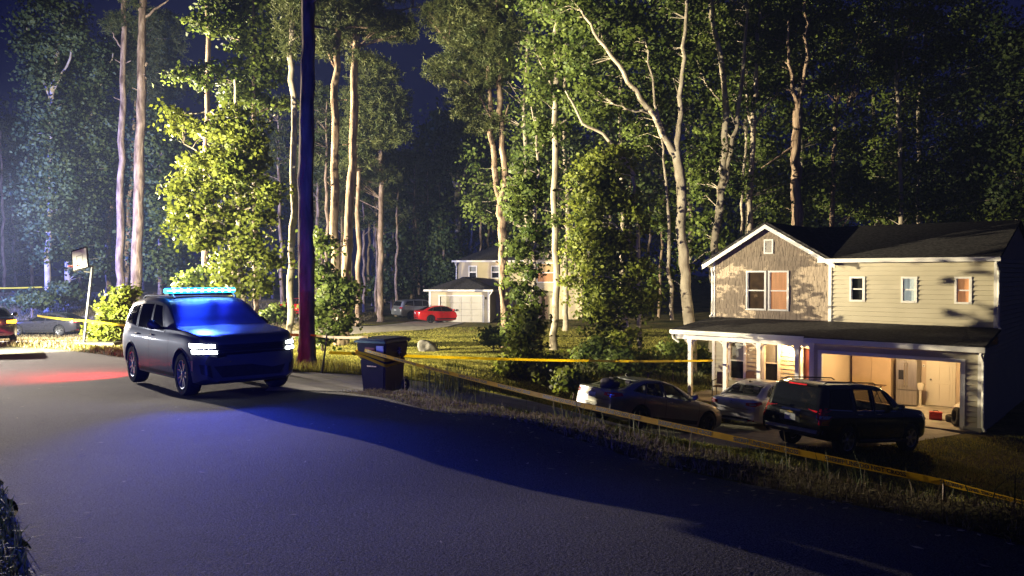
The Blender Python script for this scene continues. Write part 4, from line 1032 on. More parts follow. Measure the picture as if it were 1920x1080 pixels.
addp(suv, S_, m.build('grille_bars', M['dark_plastic'], None))
pp(sb, [(.52, .36), (-.52, .36), (-.66, .56), (.66, .56)], 'F', .006, M['black'], 'lower_grille', None, (16, 5))
for sd in (-1, 1):
    pp(sb, [(sd * .84, .44), (sd * .68, .36), (sd * .72, .58), (sd * .86, .60)], 'F', .007, M['dark_plastic'], 'fog_lamp_housing', None, (5, 5))
    hl = pp(sb, [(sd * .915, .79), (sd * .60, .75), (sd * .66, .93), (sd * .925, .97)], 'F', .008, M['black'], 'headlight', None, (10, 5))
    HLm = emit('headlight_white', (.93, 1.0, .97), 30) if sd == -1 else HLm
    for z0, z1, y0, y1 in ((.785, .838, .915, .62), (.885, .942, .92, .64)):
        b = patch(sb, [(sd * y0, z0), (sd * y1, z0 - .006), (sd * y1, z1 - .01), (sd * y0, z1 + .012)], 'F', .014, HLm, 'headlight_bar', hl, (8, 2))
    b = MB()
    for yy in (.72, .82):
        h = sb.ray_cast(Vector((3, sd * yy, .855)), Vector((-1, 0, 0)))[0]
        b.lathe([(0, .03), (.03, .02), (.034, 0)], 12, Matrix.Translation(h) @ Matrix.Rotation(math.pi / 2, 4, 'Y'))
    b.build('headlight_lens', M['lamp_clear'], hl, True)
    pp(sb, [(-.42, .48), (-.48, .48), (-.46, .66), (-.40, .66)] if True else None, 'L' if sd > 0 else 'R', .008, mat('side_marker_amber', (.8, .22, .12), .3, coat=1) if sd == -1 else bpy.data.materials['side_marker_amber'], 'side_marker', None, (2, 5))
    pp(sb, [(-4.98, .98), (-4.70, 1.0), (-4.66, 1.1), (-4.96, 1.1)], 'L' if sd > 0 else 'R', .008, M['tail_red'], 'tail_lamp', None, (4, 3))
    m = MB(); m.tube([(-2.3, sd * .60, 1.735), (-2.4, sd * .60, 1.80), (-4.2, sd * .58, 1.80), (-4.35, sd * .58, 1.745)], .018, 6); addp(suv, S_, m.build('roof_rail', M['black'], None, True))
    m = MB(); m.lathe([(0, .025), (.012, .022), (.012, 0)], 8, Matrix.Translation(sb.ray_cast(Vector((3, sd * .38, .63)), Vector((-1, 0, 0)))[0]) @ Matrix.Rotation(math.pi / 2, 4, 'Y')); addp(suv, S_, m.build('parking_sensor', M['chrome'], None, True))
for sd in (-1, 1):
    for s in S_['axles']:
        tr = MB(); a = np.linspace(R(8), R(172), 22)
        pts = []
        for x in a:
            xx, zz = -s + math.cos(x) * S_['wr'] * 1.19, S_['wr'] + math.sin(x) * S_['wr'] * 1.19
            h = sb.ray_cast(Vector((xx, sd * 3, zz)), Vector((0, -sd, 0)))[0]
            if h: pts.append(h)
        tr.tube(pts, .014, 6)
        addp(suv, S_, tr.build('wheel_arch_lip', P_grey, None, True))
m = MB(); m.b2(-.10, .0, -.6, .6, .27, .31); addp(suv, S_, m.build('skid_plate', M['dark_plastic'], None))
lb = MB(); lb.box((-2.62, 0, 1.815), (.26, 1.30, .04)); LBb = addp(suv, S_, lb.build('light_bar', M['black'], None, bevel=.01))
l2 = MB()
for k in range(10): l2.box((-2.62, -.612 + k * .136, 1.890), (.25, .128, .10))
l2.build('light_bar_lens', emit('beacon_blue', (.01, .30, 1.0), 10), LBb, bevel=.02)
l3 = MB(); l3.box((-2.62, 0, 1.892), (.275, 1.34, .052)); l3.build('light_bar_led_row', emit('beacon_core', (.50, 1.0, 1.0), 26), LBb, bevel=.02)
m = MB(); m.tube([(-3.9, .2, 1.77), (-3.93, .2, 2.0)], .008, 5); m.lathe([(0, .08), (.05, .06), (.06, 0)], 10, Matrix.Translation((-3.7, -.3, 1.775))); addp(suv, S_, m.build('roof_antenna', M['black'], None))
m = MB(); m.b2(-5.16, -5.1, -.6, .6, .48, .60); addp(suv, S_, m.build('rear_step', M['dark_plastic'], None))
SM = Matrix.Translation((-4.55, 13.63, -.46)) @ Matrix.Rotation(-.852, 4, 'Z') @ Matrix.Rotation(-.026, 4, 'Y')
def sp(x, y, z): return SM @ Vector((x, y, z))
for sd in (-1, 1):
    spot('light_bar_lamp', sp(-2.30, sd * .38, 1.93), sp(-1.35, sd * .38, 1.25), 70, (.012, .03, 1.0), 62, 1.0, .10)
    spot('rear_beacon_lamp', sp(-5.3, sd * .65, 1.0), sp(-9, sd * 3.5, .3), (2600 if sd < 0 else 160), (1.0, .02, .03), 150, 1.0, .08)
spot('light_bar_lamp', sp(-2.44, 0, 1.93), sp(11.5, -4.8, 0), 4600, (.03, .07, 1.0), 38, 1.0, .10)
point('light_bar_lamp', sp(-2.62, 0, 2.15), 300, (.012, .05, 1.0), .25)
# ---- cars on the near drive
P_silver = paint('paint_silver', (.17, .163, .15), .25, .42)
P_white = paint('paint_pearl_white', (.58, .57, .54), .15, .30)
P_black = paint('paint_black', (.006, .006, .008), .1, .16)
P_red = paint('paint_red', (.55, .015, .015), .1, .3)
P_bsilver = paint('paint_grey_blue', (.32, .33, .36), .5, .32)
P_dark = paint('paint_charcoal', (.035, .035, .045), .3, .25)
def sedan_rear(root, b, S, white=False):
    A = lambda *a, **k: addp(root, S, patch(*a, **k))
    for sd in (-1, 1):
        A(b, [(sd * .50, .86), (sd * .80, .84), (sd * .82, .97), (sd * .50, .95)], 'B', .006, M['tail_red'], 'tail_lamp', None, (8, 4))
        A(b, [(-4.72, .85), (-4.42, .90), (-4.46, .98), (-4.72, .97)], 'L' if sd > 0 else 'R', .006, M['tail_red'], 'tail_lamp', None, (6, 3))
        A(b, [(sd * .62, .885), (sd * .79, .88), (sd * .80, .915), (sd * .62, .915)], 'B', .010, M['lamp_clear'], 'reverse_lamp', None, (5, 2))
        A(b, [(sd * .56, .36), (sd * .74, .36), (sd * .74, .42), (sd * .56, .42)], 'B', .008, M['tail_red'], 'reflector', None, (4, 1))
        A(b, [(sd * .905 - .0, .60), (sd * .60, .60), (sd * .60, .70), (sd * .86, .70)], 'F', .008, M['lamp_clear'], 'headlight', None, (6, 3))
    pl = A(b, [(-.16, .76), (.16, .76), (.16, .89), (-.16, .89)], 'B', .012, M['plate'], 'number_plate', None, (2, 2))
    A(b, [(-.15, .775), (.15, .775), (.15, .875), (-.15, .875)], 'B', .0, M['plate'], 'plate_recess', None, (1, 1))
    A(b, [(-.55, .34), (.55, .34), (.6, .46), (-.6, .46)], 'B', .006, M['dark_plastic'], 'lower_bumper', None, (10, 3))
    A(b, [(-.46, .60), (.46, .60), (.46, .612), (-.46, .612)], 'B', .005, M['ink'], 'bumper_seam', None, (8, 1))
    A(b, [(-.80, .735), (.80, .735), (.80, .745), (-.80, .745)], 'B', .004, M['ink'], 'boot_seam', None, (14, 1))
    h = b.ray_cast(Vector((-9, 0, .945)), Vector((1, 0, 0)))[0]
    m = MB(); rm = Matrix.Translation(h + Vector((-.004, 0, 0))) @ Matrix.Rotation(-math.pi / 2, 4, 'Y')
    m.tube([rm @ Vector((.035 * math.sin(a), .055 * math.cos(a), .004)) for a in np.linspace(0, 2 * math.pi, 17)], .007, 5, False)
    m.tube([rm @ Vector((.02, -.02, .004)), rm @ Vector((-.02, .02, .004))], .006, 5)
    addp(root, S, m.build('emblem', M['chrome'], None, True))
    m = MB(); m.box((-3.55, 0, 1.45), (.18, .05, .02)); m.box((-3.62, 0, 1.475), (.08, .03, .06)); addp(root, S, m.build('roof_antenna', M['black'], None, bevel=.01))
    for sd in (-.5, .5):
        m = MB(); m.lathe([(.035, 0), (.04, 0), (.04, .12)], 12, Matrix.Translation((-4.80, sd, .33)) @ Matrix.Rotation(math.pi / 2, 4, 'Y')); addp(root, S, m.build('exhaust', M['chrome'], None, True))
sed, b_, S2 = car('sedan', 'fastback', (6.2, 24.7, -3.34), .575, -.160, 0, P_silver, 'silver fastback sedan with its lit rear to the weeds, nearest the porch lawn', 'car', 'carglass', 'dark_alloy', hollow='all')
sedan_rear(sed, b_, S2)
wht, b_, S2 = car('sedan', 'fastback', (10.55, 28.35, -3.38), .775, .0, 0, P_white, 'pearl white sedan parked on the driveway in front of the porch', 'car', 'carglass', 'dark_alloy', hollow='all')
sedan_rear(wht, b_, S2, True)
big, b_, S3 = car('suv', 'bigsuv', (11.75, 23.45, -3.50), .56, -.085, 0, P_black, 'large black suv with roof rails standing before the open garage', 'car', 'carglass', 'alloy', hollow='some', spokes=6, double=False)
def bp_(*a, **k): return addp(big, S3, patch(*a, **k))
for sd in (-1, 1):
    bp_(b_, [(sd * .86, .82), (sd * .975, .82), (sd * .965, 1.28), (sd * .88, 1.26)], 'B', .008, M['tail_red'], 'tail_lamp', None, (4, 8))
    bp_(b_, [(-5.10, .84), (-4.96, .84), (-4.96, 1.24), (-5.06, 1.24)], 'L' if sd > 0 else 'R', .008, M['tail_red'], 'tail_lamp', None, (3, 8))
    bp_(b_, [(sd * .87, .98), (sd * .965, .98), (sd * .965, 1.06), (sd * .87, 1.06)], 'B', .013, M['lamp_clear'], 'reverse_lamp', None, (3, 2))
    bp_(b_, [(sd * .96, .90), (sd * .62, .90), (sd * .62, 1.06), (sd * .95, 1.06)], 'F', .008, M['lamp_clear'], 'headlight', None, (6, 4))
    m = MB(); m.tube([(-2.35, sd * .66, 1.86), (-2.5, sd * .66, 1.92), (-4.5, sd * .65, 1.925), (-4.68, sd * .65, 1.86)], .018, 6); addp(big, S3, m.build('roof_rail', M['black'], None, True))
    m = MB(); m.tube([(-1.4, sd * 1.02, .36), (-3.5, sd * 1.02, .38)], .05, 8); addp(big, S3, m.build('running_board', M['dark_plastic'], None, True))
bp_(b_, [(-.17, .84), (.17, .84), (.17, 1.01), (-.17, 1.01)], 'B', .014, M['plate'], 'number_plate', None, (2, 2))
bp_(b_, [(-.30, .80), (.34, .80), (.34, 1.06), (-.30, 1.06)], 'B', .004, M['dark_plastic'], 'plate_recess', None, (4, 3))
bp_(b_, [(-.92, .585), (.92, .585), (.94, .68), (-.94, .68)], 'B', .012, mat('bumper_grey', (.30, .29, .27), .5, .3, vary=.1, scale=6), 'bumper_step', None, (16, 3))
bp_(b_, [(-.30, 1.10), (.30, 1.10), (.30, 1.135), (-.30, 1.135)], 'B', .02, M['chrome'], 'tailgate_handle', None, (6, 1))
h = b_.ray_cast(Vector((-9, 0, 1.06)), Vector((1, 0, 0)))[0] + Vector((-.012, 0, 0))
m = MB(); m.box(h, (.012, .16, .03)); m.box(h, (.013, .06, .055)); addp(big, S3, m.build('emblem', mat('emblem_gold', (.6, .42, .12), .3, .8), None))
m = MB(); m.b2(-4.86, -4.74, -.62, .62, 1.80, 1.845); addp(big, S3, m.build('rear_spoiler', P_black, None, bevel=.015))
m = MB(); m.b2(-4.88, -4.86, -.28, .28, 1.79, 1.83); addp(big, S3, m.build('brake_lamp', M['tail_red'], None))
# ---- far cars
def onground(u, v, d): return at(u, v, d)
q = at(882, 601, 66.0)
red, b_, S4 = car('hatchback', 'fastback', (q.x - .1, q.y + .8, -2.44), R(22), 0, 0, P_red, 'bright red hatchback parked before the far white garage door', 'car', 'darkglass', 'dark_alloy')
sedan_rear(red, b_, S4)
sil, b_, S5 = car('suv', 'suv', (-6.3, 71.3, -2.36), R(38), 0, 0, P_bsilver, 'silver grey suv parked left of the red hatchback', 'car', 'darkglass', 'dark_alloy')
def sv(root, b, S):
    for sd in (-1, 1):
        addp(root, S, patch(b, [(sd * .62, 1.0), (sd * .86, 1.0), (sd * .85, 1.12), (sd * .64, 1.12)], 'B', .008, M['tail_red'], 'tail_lamp', None, (5, 3)))
        addp(root, S, patch(b, [(sd * .915, .79), (sd * .62, .77), (sd * .66, .93), (sd * .92, .95)], 'F', .008, M['lamp_clear'], 'headlight', None, (8, 4)))
    addp(root, S, patch(b, [(-.2, .80), (.2, .80), (.2, .93), (-.2, .93)], 'B', .010, M['plate'], 'number_plate', None, (2, 2)))
sv(sil, b_, S5)
drk, b_, S6 = car('sedan', 'fastback', (-32.4, 50.2, -2.26), R(176), 0, 0, P_dark, 'dark sedan parked side on beyond the leaning basketball pole', 'car', 'darkglass', 'alloy')
sedan_rear(drk, b_, S6)
q = at(556, 605, 62)
rd2, b_, S7 = car('sedan', 'fastback', (q.x - 2.2, q.y + 2.5, Z(q.x, q.y) + .02), R(150), 0, 0, P_red, 'dark red car half hidden behind the big dark trunk', 'car', 'darkglass', 'dark_alloy')
sedan_rear(rd2, b_, S7)
q = at(20, 632, 30.5)
edge, b_, S8 = car('sedan', 'fastback', (q.x - .75 - 4.85 * .61, q.y + 4.85 * .79, Z(q.x - 2, q.y) + .0), R(127.7), 0, 0, P_dark, 'dark vehicle cut by the left edge with a glowing amber lamp', 'car', 'darkglass', 'alloy')
AM = emit('amber_lamp_glow', (1.0, .28, .02), 9)
for sd in (-1, 1):
    addp(edge, S8, patch(b_, [(sd * .50, .85), (sd * .82, .83), (sd * .83, .98), (sd * .50, .96)], 'B', .010, AM, 'tail_lamp', None, (5, 3)))
    addp(edge, S8, patch(b_, [(-4.74, .85), (-4.46, .88), (-4.48, .98), (-4.74, .98)], 'L' if sd > 0 else 'R', .010, AM, 'tail_lamp', None, (4, 3)))
addp(edge, S8, patch(b_, [(-.2, .70), (.2, .70), (.2, .83), (-.2, .83)], 'B', .010, M['plate'], 'number_plate', None, (2, 2)))
point('amber_lamp', (q.x + .1, q.y - .5, -.1), 12, (1, .3, .03), .08)
tag(lump('jacket', (sed.matrix_world @ Vector((4.85 / 2 - 4.45, -.22, 1.17))), .24, M['cloth'], 21, 3, (1.1, 1.2, .65)), 'dark jacket heaped on the boot lid of the silver sedan', 'jacket')

# ------------------------------------------------------------------ wheeled bin, rock, hoop, tapes
BP = Vector((-2.56, 15.3, -.66)); BZ = R(-24)
bn = empty('wheeled_bin', BP, (0, 0, BZ), 'dark blue wheeled rubbish bin at the driveway mouth wrapped with police tape', 'bin')
BM = mat('bin_plastic', (.022, .014, .018), .6, vary=.12, scale=5, bump=.001, bscale=60)
def taperbox(mb, z0, z1, a, b):
    """a, b = (x0, x1, y0, y1) at bottom / top"""
    V = [(a[0], a[2], z0), (a[1], a[2], z0), (a[1], a[3], z0), (a[0], a[3], z0), (b[0], b[2], z1), (b[1], b[2], z1), (b[1], b[3], z1), (b[0], b[3], z1)]
    mb.add(V, [(3, 2, 1, 0), (4, 5, 6, 7), (0, 1, 5, 4), (1, 2, 6, 5), (2, 3, 7, 6), (3, 0, 4, 7)])
m = MB(); taperbox(m, .04, .70, (-.25, .25, -.33, .33), (-.29, .29, -.38, .38)); taperbox(m, .70, 1.02, (-.31, .31, -.39, .39), (-.335, .335, -.43, .43))
bd = m.build('body', BM, bn, bevel=.025)
# local -y is the front (handle side away from the wheels at +y)... front panel with pocket
m = MB(); taperbox(m, 1.02, 1.075, (-.35, .35, -.455, .46), (-.34, .34, -.445, .455)); m.b2(-.30, .30, -.40, .44, 1.075, 1.10); ld = m.build('lid', mat('bin_lid', (.012, .035, .05), .4, vary=.1, scale=4), bn, bevel=.018)
m = MB(); m.b2(-.36, .36, -.466, -.45, 1.02, 1.06); m.build('lid_lip', mat('bin_lid_edge', (.06, .15, .10), .4), ld, bevel=.006)
m = MB(); m.tube([(-.30, .47, 1.0), (-.30, .56, 1.03), (.30, .56, 1.03), (.30, .47, 1.0)], .022, 8); m.build('handle', BM, bn, True)
for sx in (-1, 1): tyre_mesh(.125, .06, Matrix.Translation((sx * .27, .40, .125)) @ Matrix.Rotation(math.pi / 2, 4, 'Y')).build('wheel', M['rubber'], bn, True)
m = MB(); m.tube([(-.3, .40, .125), (.3, .40, .125)], .016, 8); m.build('axle', M['black'], bn, True)
m = MB(); m.b2(-.09, .09, -.375, -.345, .50, .66); m.build('lift_pocket', M['ink'], bn, bevel=.01)
m = MB(); m.tube([(-.11, -.378, .56), (.11, -.378, .56)], .018, 8); m.build('lift_bar', mat('lift_bar_metal', (.45, .30, .2), .4, .5), bn, True)
m = MB(); m.b2(-.12, .10, -.442, -.425, .86, .93); m.build('label_panel', mat('bin_label_red', (.45, .12, .06), .5), bn)
m = MB(); m.b2(.14, .30, -.442, -.425, .83, .97); m.build('label_panel', mat('bin_label_pale', (.55, .56, .58), .4), bn)
m = MB()
for k in range(5):
    a = k * 2 * math.pi / 5 + .3; c = Vector((.336, .08, .84))
    m.tube([c + Vector((.002, math.cos(a) * .025, math.sin(a) * .025)), c + Vector((.004, math.cos(a + .25) * .075, math.sin(a + .25) * .075))], .010, 5)
m.tube([(.337, .08, .84), (.332, .085, .70)], .006, 5); m.build('leaf_emblem', mat('bin_mark_grey', (.10, .11, .15), .5), bn, True)
q = at(803, 662, 41.0)
rk = lump('boulder', (q.x, q.y, Z(q.x, q.y) + .12), .56, M['rock'], 9, 4, (.92, .70, .90)); tag(rk, 'pale grey boulder standing on the lawn behind the bin', 'rock')
# basketball hoop
q = at(157, 650, 29.0); HB = Vector((q.x, q.y, Z(q.x, q.y)))
hoop = empty('basketball_hoop', HB, (0, 0, 0), 'leaning basketball hoop with black pole and pale backboard by the yellow shrub', 'basketball hoop')
top = at(173, 498, 29.0) - HB
m = MB(); m.b2(-.15, 1.35, -.4, .4, 0, .16); m.build('base', M['black'], hoop, bevel=.05)
m = MB(); m.tube([(0, 0, .1), tuple(top)], .055, 10); m.build('pole', mat('pole_paint', (.03, .032, .045), .35, .2, vary=.2, scale=9), hoop, True)
m = MB(); m.tube([tuple(top + Vector((0, 0, -.05))), tuple(top + Vector((-.28, -.05, .05)))], .03, 6); m.tube([tuple(top + Vector((0, 0, -.25))), tuple(top + Vector((-.28, -.05, -.22)))], .03, 6); m.build('arm', M['black'], hoop)
bbm = Matrix.Translation(top + Vector((-.42, -.06, .24))) @ Matrix.Rotation(R(-33), 4, 'Z') @ Matrix.Rotation(R(-8), 4, 'Y')
m = MB()
for x0, x1, z0, z1 in ((-.55, -.50, -.40, .40), (.50, .55, -.40, .40), (-.50, .50, .35, .40), (-.50, .50, -.40, -.35)): m.b2(x0, x1, -.02, .02, z0, z1)
m.v = [tuple(bbm @ Vector(p)) for p in m.v]; fr = m.build('backboard_frame', M['black'], hoop)
m = MB(); m.b2(-.50, .50, -.012, .012, -.35, .35); m.v = [tuple(bbm @ Vector(p)) for p in m.v]; m.build('backboard', mat('backboard_white', (.60, .60, .64), .3, vary=.06, scale=3), hoop)
m = MB()
for x0, x1, z0, z1 in ((-.22, -.19, -.2, .12), (.19, .22, -.2, .12), (-.22, .22, .12, .15)): m.b2(x0, x1, -.018, -.014, z0, z1)
m.v = [tuple(bbm @ Vector(p)) for p in m.v]; m.build('target_mark', mat('target_grey', (.2, .2, .22), .5), fr)
m = MB(); m.tube([bbm @ Vector((.2 * math.cos(a), -.24 + .2 * math.sin(a), -.26)) for a in np.linspace(0, 2 * math.pi, 21)], .012, 6, False); m.build('rim', mat('rim_red', (.4, .05, .03), .4), hoop, True)

def tape(name, pts, width, mt, label, text=None, tilt=None, rep=1.55, th=.002):
    """ribbon hung between points: vertical band, thin but solid; text strings laid on its face"""
    P = [Vector(p) for p in pts]
    m = MB(); k = len(P); Vf = []; frames = []
    for i, p in enumerate(P):
        t = (P[min(i + 1, k - 1)] - P[max(i - 1, 0)]).normalized()
        up = Vector((0, 0, 1)); up = (up - t * up.dot(t)).normalized(); nrm = t.cross(up)
        an = tilt(i / (k - 1)) if tilt else 0
        w = up * math.cos(an) + nrm * math.sin(an); nn = t.cross(w)
        if nn.y > 0: nn = -nn
        frames.append((p, t, w, nn))
        Vf += [p + w * width / 2 + nn * th / 2, p - w * width / 2 + nn * th / 2, p - w * width / 2 - nn * th / 2, p + w * width / 2 - nn * th / 2]
    m.add(Vf, [(i * 4 + j, i * 4 + (j + 1) % 4, (i + 1) * 4 + (j + 1) % 4, (i + 1) * 4 + j) for i in range(k - 1) for j in range(4)] + [(3, 2, 1, 0), ((k - 1) * 4, (k - 1) * 4 + 1, (k - 1) * 4 + 2, (k - 1) * 4 + 3)])
    o = m.build(name, mt); tag(o, label, 'police tape')
    if text:
        cu = bpy.data.curves.new('t', 'FONT'); cu.body = text; cu.size = width * .86; cu.align_x = 'LEFT'; cu.align_y = 'CENTER'; cu.offset = .0022; cu.resolution_u = 2
        to = bpy.data.objects.new('t', cu); C.objects.link(to)
        dg = bpy.context.evaluated_depsgraph_get(); tm = bpy.data.meshes.new_from_object(to.evaluated_get(dg)); bpy.data.objects.remove(to)
        tv = [v.co.copy() for v in tm.vertices]; tf = [tuple(p.vertices) for p in tm.polygons]; tw = max(v.x for v in tv)
        S = [0]
        for a, b in zip(P[:-1], P[1:]): S.append(S[-1] + (b - a).length)
        s0 = .1
        def onto(s, y):
            i = int(np.clip(np.searchsorted(S, s) - 1, 0, k - 2)); f = (s - S[i]) / (S[i + 1] - S[i])
            p0, _, w0, n0 = frames[i]; p1, _, w1, n1 = frames[i + 1]
            return p0.lerp(p1, f) + w0.lerp(w1, f).normalized() * y + n0.lerp(n1, f).normalized() * (th / 2 + .0012)
        while s0 + tw < S[-1]:
            mb = MB(); mb.add([onto(s0 + v.x, v.y) for v in tv], tf); mb.build('lettering', M['ink'], o)
            s0 += tw + .28
        # slimmer stencil dash between the sentences is left blank, as on the roll
    return o
def sagline(a, b, n, sag):
    a, b = Vector(a), Vector(b)
    return [a.lerp(b, i / n) - Vector((0, 0, sag * 4 * (i / n) * (1 - i / n))) for i in range(n + 1)]
TA = at(684, 657, 14.85); TB = at(2300, 1022, 4.9); TM = at(1772, 905, 6.5)
def tw1(t): return .35 * math.sin(t * 9) + (.9 if t > .82 else 0) * min(1, (t - .82) * 9)
tape('police_tape', sagline(TA, TM, 60, .07) + sagline(TM, TB, 12, .02)[1:], .066, M['tape'], 'yellow police tape with black lettering stretched from the bin above the roadside weeds', 'SHERIFF LINE DO NOT CROSS', tw1)
# the wraps round the bin
for k, (z0, z1, dz) in enumerate(((.84, .70, .0), (.80, .60, .02))):
    rr = Matrix.Translation(BP) @ Matrix.Rotation(BZ, 4, 'Z')
    ring = [(-.345, -.10, z0 + .03), (-.345, -.43, z0), (-.05, -.445, (z0 + z1) / 2 + .02), (.33, -.44, z1), (.345, -.36, z1 - .01), (.345, .1, z1 + dz)]
    tape('police_tape', [rr @ Vector(p) for p in ring], .06, M['tape'], ['upper twist of police tape wound round the bin body', 'lower twist of police tape wound round the bin body'][k], None, lambda t: .4)
tape('police_tape', sagline(at(617, 661, 19.5), at(1337, 676, 31.5), 40, .10), .078, M['tape_hi'], 'bright lemon police tape across the lawn from behind the bin to the house')
tape('police_tape', sagline(at(690, 632, 15.0), at(590, 629, 21.0), 16, .03) + sagline(at(588, 628, 21.0), at(540, 627, 22.0), 4, 0)[1:], .055, M['tape'], 'short police tape lit red between the bin and the big dark trunk')
tape('police_tape', sagline(at(560, 628, 21.5), at(166, 602, 28.6), 40, .10) + sagline(at(166, 602, 28.6), at(70, 592, 33.0), 10, .03)[1:], .078, M['tape_hi'], 'lemon police tape from the basketball pole past the yellow shrub')
tape('police_tape', sagline(at(-60, 540, 58.0), at(84, 538, 61.0), 16, .05), .11, M['tape_hi'], 'distant police tape strung across the far field at left')
m = MB(); q0 = at(603, 697, 18.6); q1 = at(613, 628, 18.6); m.tube([q0 - Vector((0, 0, .1)), q0.lerp(q1, .5) + Vector((.01, 0, 0)), q1], [.028, .024, .02], 7)
tag(m.build('stake', M['wood'], None, True), 'thin leaning wooden stake between the dark trunk and the bin', 'stake')
m = MB(); q1 = at(1770, 904, 6.52); m.tube([(q1.x, q1.y, Z(q1.x, q1.y) - .1), (q1.x, q1.y, q1.z + .02)], .012, 6)
tag(m.build('stake', M['wood'], None, True), 'thin stake in the roadside weeds holding up the lettered tape', 'stake')
# ------------------------------------------------------------------ trees and plants
RS = np.random.RandomState(7)
def leaf_quads(P, size, rs, up=.35, aspect=1.5, bend=.18):
    """rhombus leaves folded along the midrib at points P"""
    n = len(P)
    nrm = rs.normal(size=(n, 3)); nrm[:, 2] += up * 2; nrm /= np.linalg.norm(nrm, axis=1)[:, None]
    a = rs.normal(size=(n, 3)); a -= nrm * (a * nrm).sum(1)[:, None]; a /= np.linalg.norm(a, axis=1)[:, None]
    b = np.cross(nrm, a); s = (size * rs.uniform(.65, 1.3, n))[:, None]
    A = P - a * s * .5; Cc = P + a * s * .5 - nrm * s * bend * .5
    Bp = P + b * s * .5 / aspect * 1.1 + nrm * s * bend * .4; D = P - b * s * .5 / aspect * 1.1 + nrm * s * bend * .4
    V = np.stack([A, Bp, Cc, D], 1).reshape(-1, 3)
    return V, np.arange(4 * n).reshape(n, 4)
def ell(n, rs, shell=.55):
    d = rs.normal(size=(n, 3)); d /= np.linalg.norm(d, axis=1)[:, None]
    return d * (rs.rand(n) ** (1 / 3 * shell))[:, None]
SPRAY = []
def crown_points(blobs, rs, per_m3=None, clump=.42, cl_n=26, total=None, flat=.55):
    """blobs (cx,cy,cz,rx,ry,rz): leaf points in many small flattened sprays, and the spray centres"""
    vol = np.array([b[3] * b[4] * b[5] for b in blobs]) ** .72
    share = vol / vol.sum(); Pn, Cn, Tn = [], [], []; SPRAY.clear()
    for b, sh in zip(blobs, share):
        k = max(3, int(total * sh / cl_n))
        c = ell(k, rs) * np.array(b[3:]) + np.array(b[:3])
        tone = np.clip(rs.normal(.5, .20, k), 0, 1)
        m = rs.randint(int(cl_n * .5), int(cl_n * 1.6), k)
        for ci, mi, ti in zip(c, m, tone):
            q = ci + rs.normal(size=(mi, 3)) * clump * np.array([1, 1, flat]) * rs.uniform(.6, 1.3)
            o = (q - ci) / clump * np.array([1, 1, 1.6]) + (ci - np.array(b[:3])) / np.array(b[3:]) * .9 + np.array([0, 0, .25])
            SPRAY.append(o / (np.linalg.norm(o, axis=1)[:, None] + 1e-6)); Pn.append(q); Tn.append(np.clip(ti + rs.normal(0, .14, mi), 0, 1))
        Cn.append(c)
    return np.vstack(Pn), np.vstack(Cn), np.concatenate(Tn)
def wob(pts, rads, rs, n=5, amp=.04):
    """subdivide a limb path and shake it a little"""
    P, Rr = [], []
    for i in range(len(pts) - 1):
        a, b = Vector(pts[i]), Vector(pts[i + 1]); l = (b - a).length
        for j in range(n):
            f = j / n; q = a.lerp(b, f)
            if i + j: q += Vector(rs.normal(size=3)) * amp * min(1, l / 3)
            P.append(q); Rr.append((rads[i] * (1 - f) + rads[i + 1] * f) * rs.uniform(.94, 1.06))
    P.append(Vector(pts[-1])); Rr.append(rads[-1])
    return P, Rr
def twigs(mb, trunkpts, centres, rs, k, r=.018):
    """thin branches from the trunk or limbs out to spray centres"""
    T = [Vector(p) for p in trunkpts]
    for i in rs.permutation(len(centres))[:k]:
        c = Vector(centres[i]); cand = [t for t in T if t.z < c.z + .2] or T
        s = min(cand, key=lambda t: (t - c).length + .35 * abs((c.z - t.z) - .5 * math.hypot(c.x - t.x, c.y - t.y)))
        d = (c - s).length
        if d > 5.5 or d < .3: continue
        mid = s.lerp(c, .5) + Vector((0, 0, d * .08)) + Vector(rs.normal(size=3)) * d * .05
        rr = min(.07, r * (.6 + d * .35)); mb.tube([s, mid, c], [rr, rr * .7, rr * .25], 5, False)
def needle_tris(P, rs, L=.16, k=9, w=.012):
    """pine tufts: fans of long thin needles round each point"""
    n = len(P); d = rs.normal(size=(n, k, 3)); d[:, :, 2] += .35; d /= np.linalg.norm(d, axis=2)[:, :, None]
    s = np.cross(d, rs.normal(size=(n, k, 3))); s /= np.linalg.norm(s, axis=2)[:, :, None] + 1e-9
    ln = L * rs.uniform(.7, 1.25, (n, k, 1)); B = P[:, None] + np.zeros((n, k, 3))
    V = np.stack([B + s * w * .5, B - s * w * .5, B + d * ln - s * w * .9, B + d * ln + s * w * .9], 2).reshape(-1, 3)
    return V, np.arange(len(V)).reshape(-1, 4)
def px_path(path, d, rs=None):
    """(u, v, width in px[, extra depth]) -> points and radii"""
    P, Rr = [], []
    for q in path:
        dd = d + (q[3] if len(q) > 3 else 0); P.append(at(q[0], q[1], dd)); Rr.append(q[2] / 2 * dd / F)
    return P, Rr
ROOTED = []
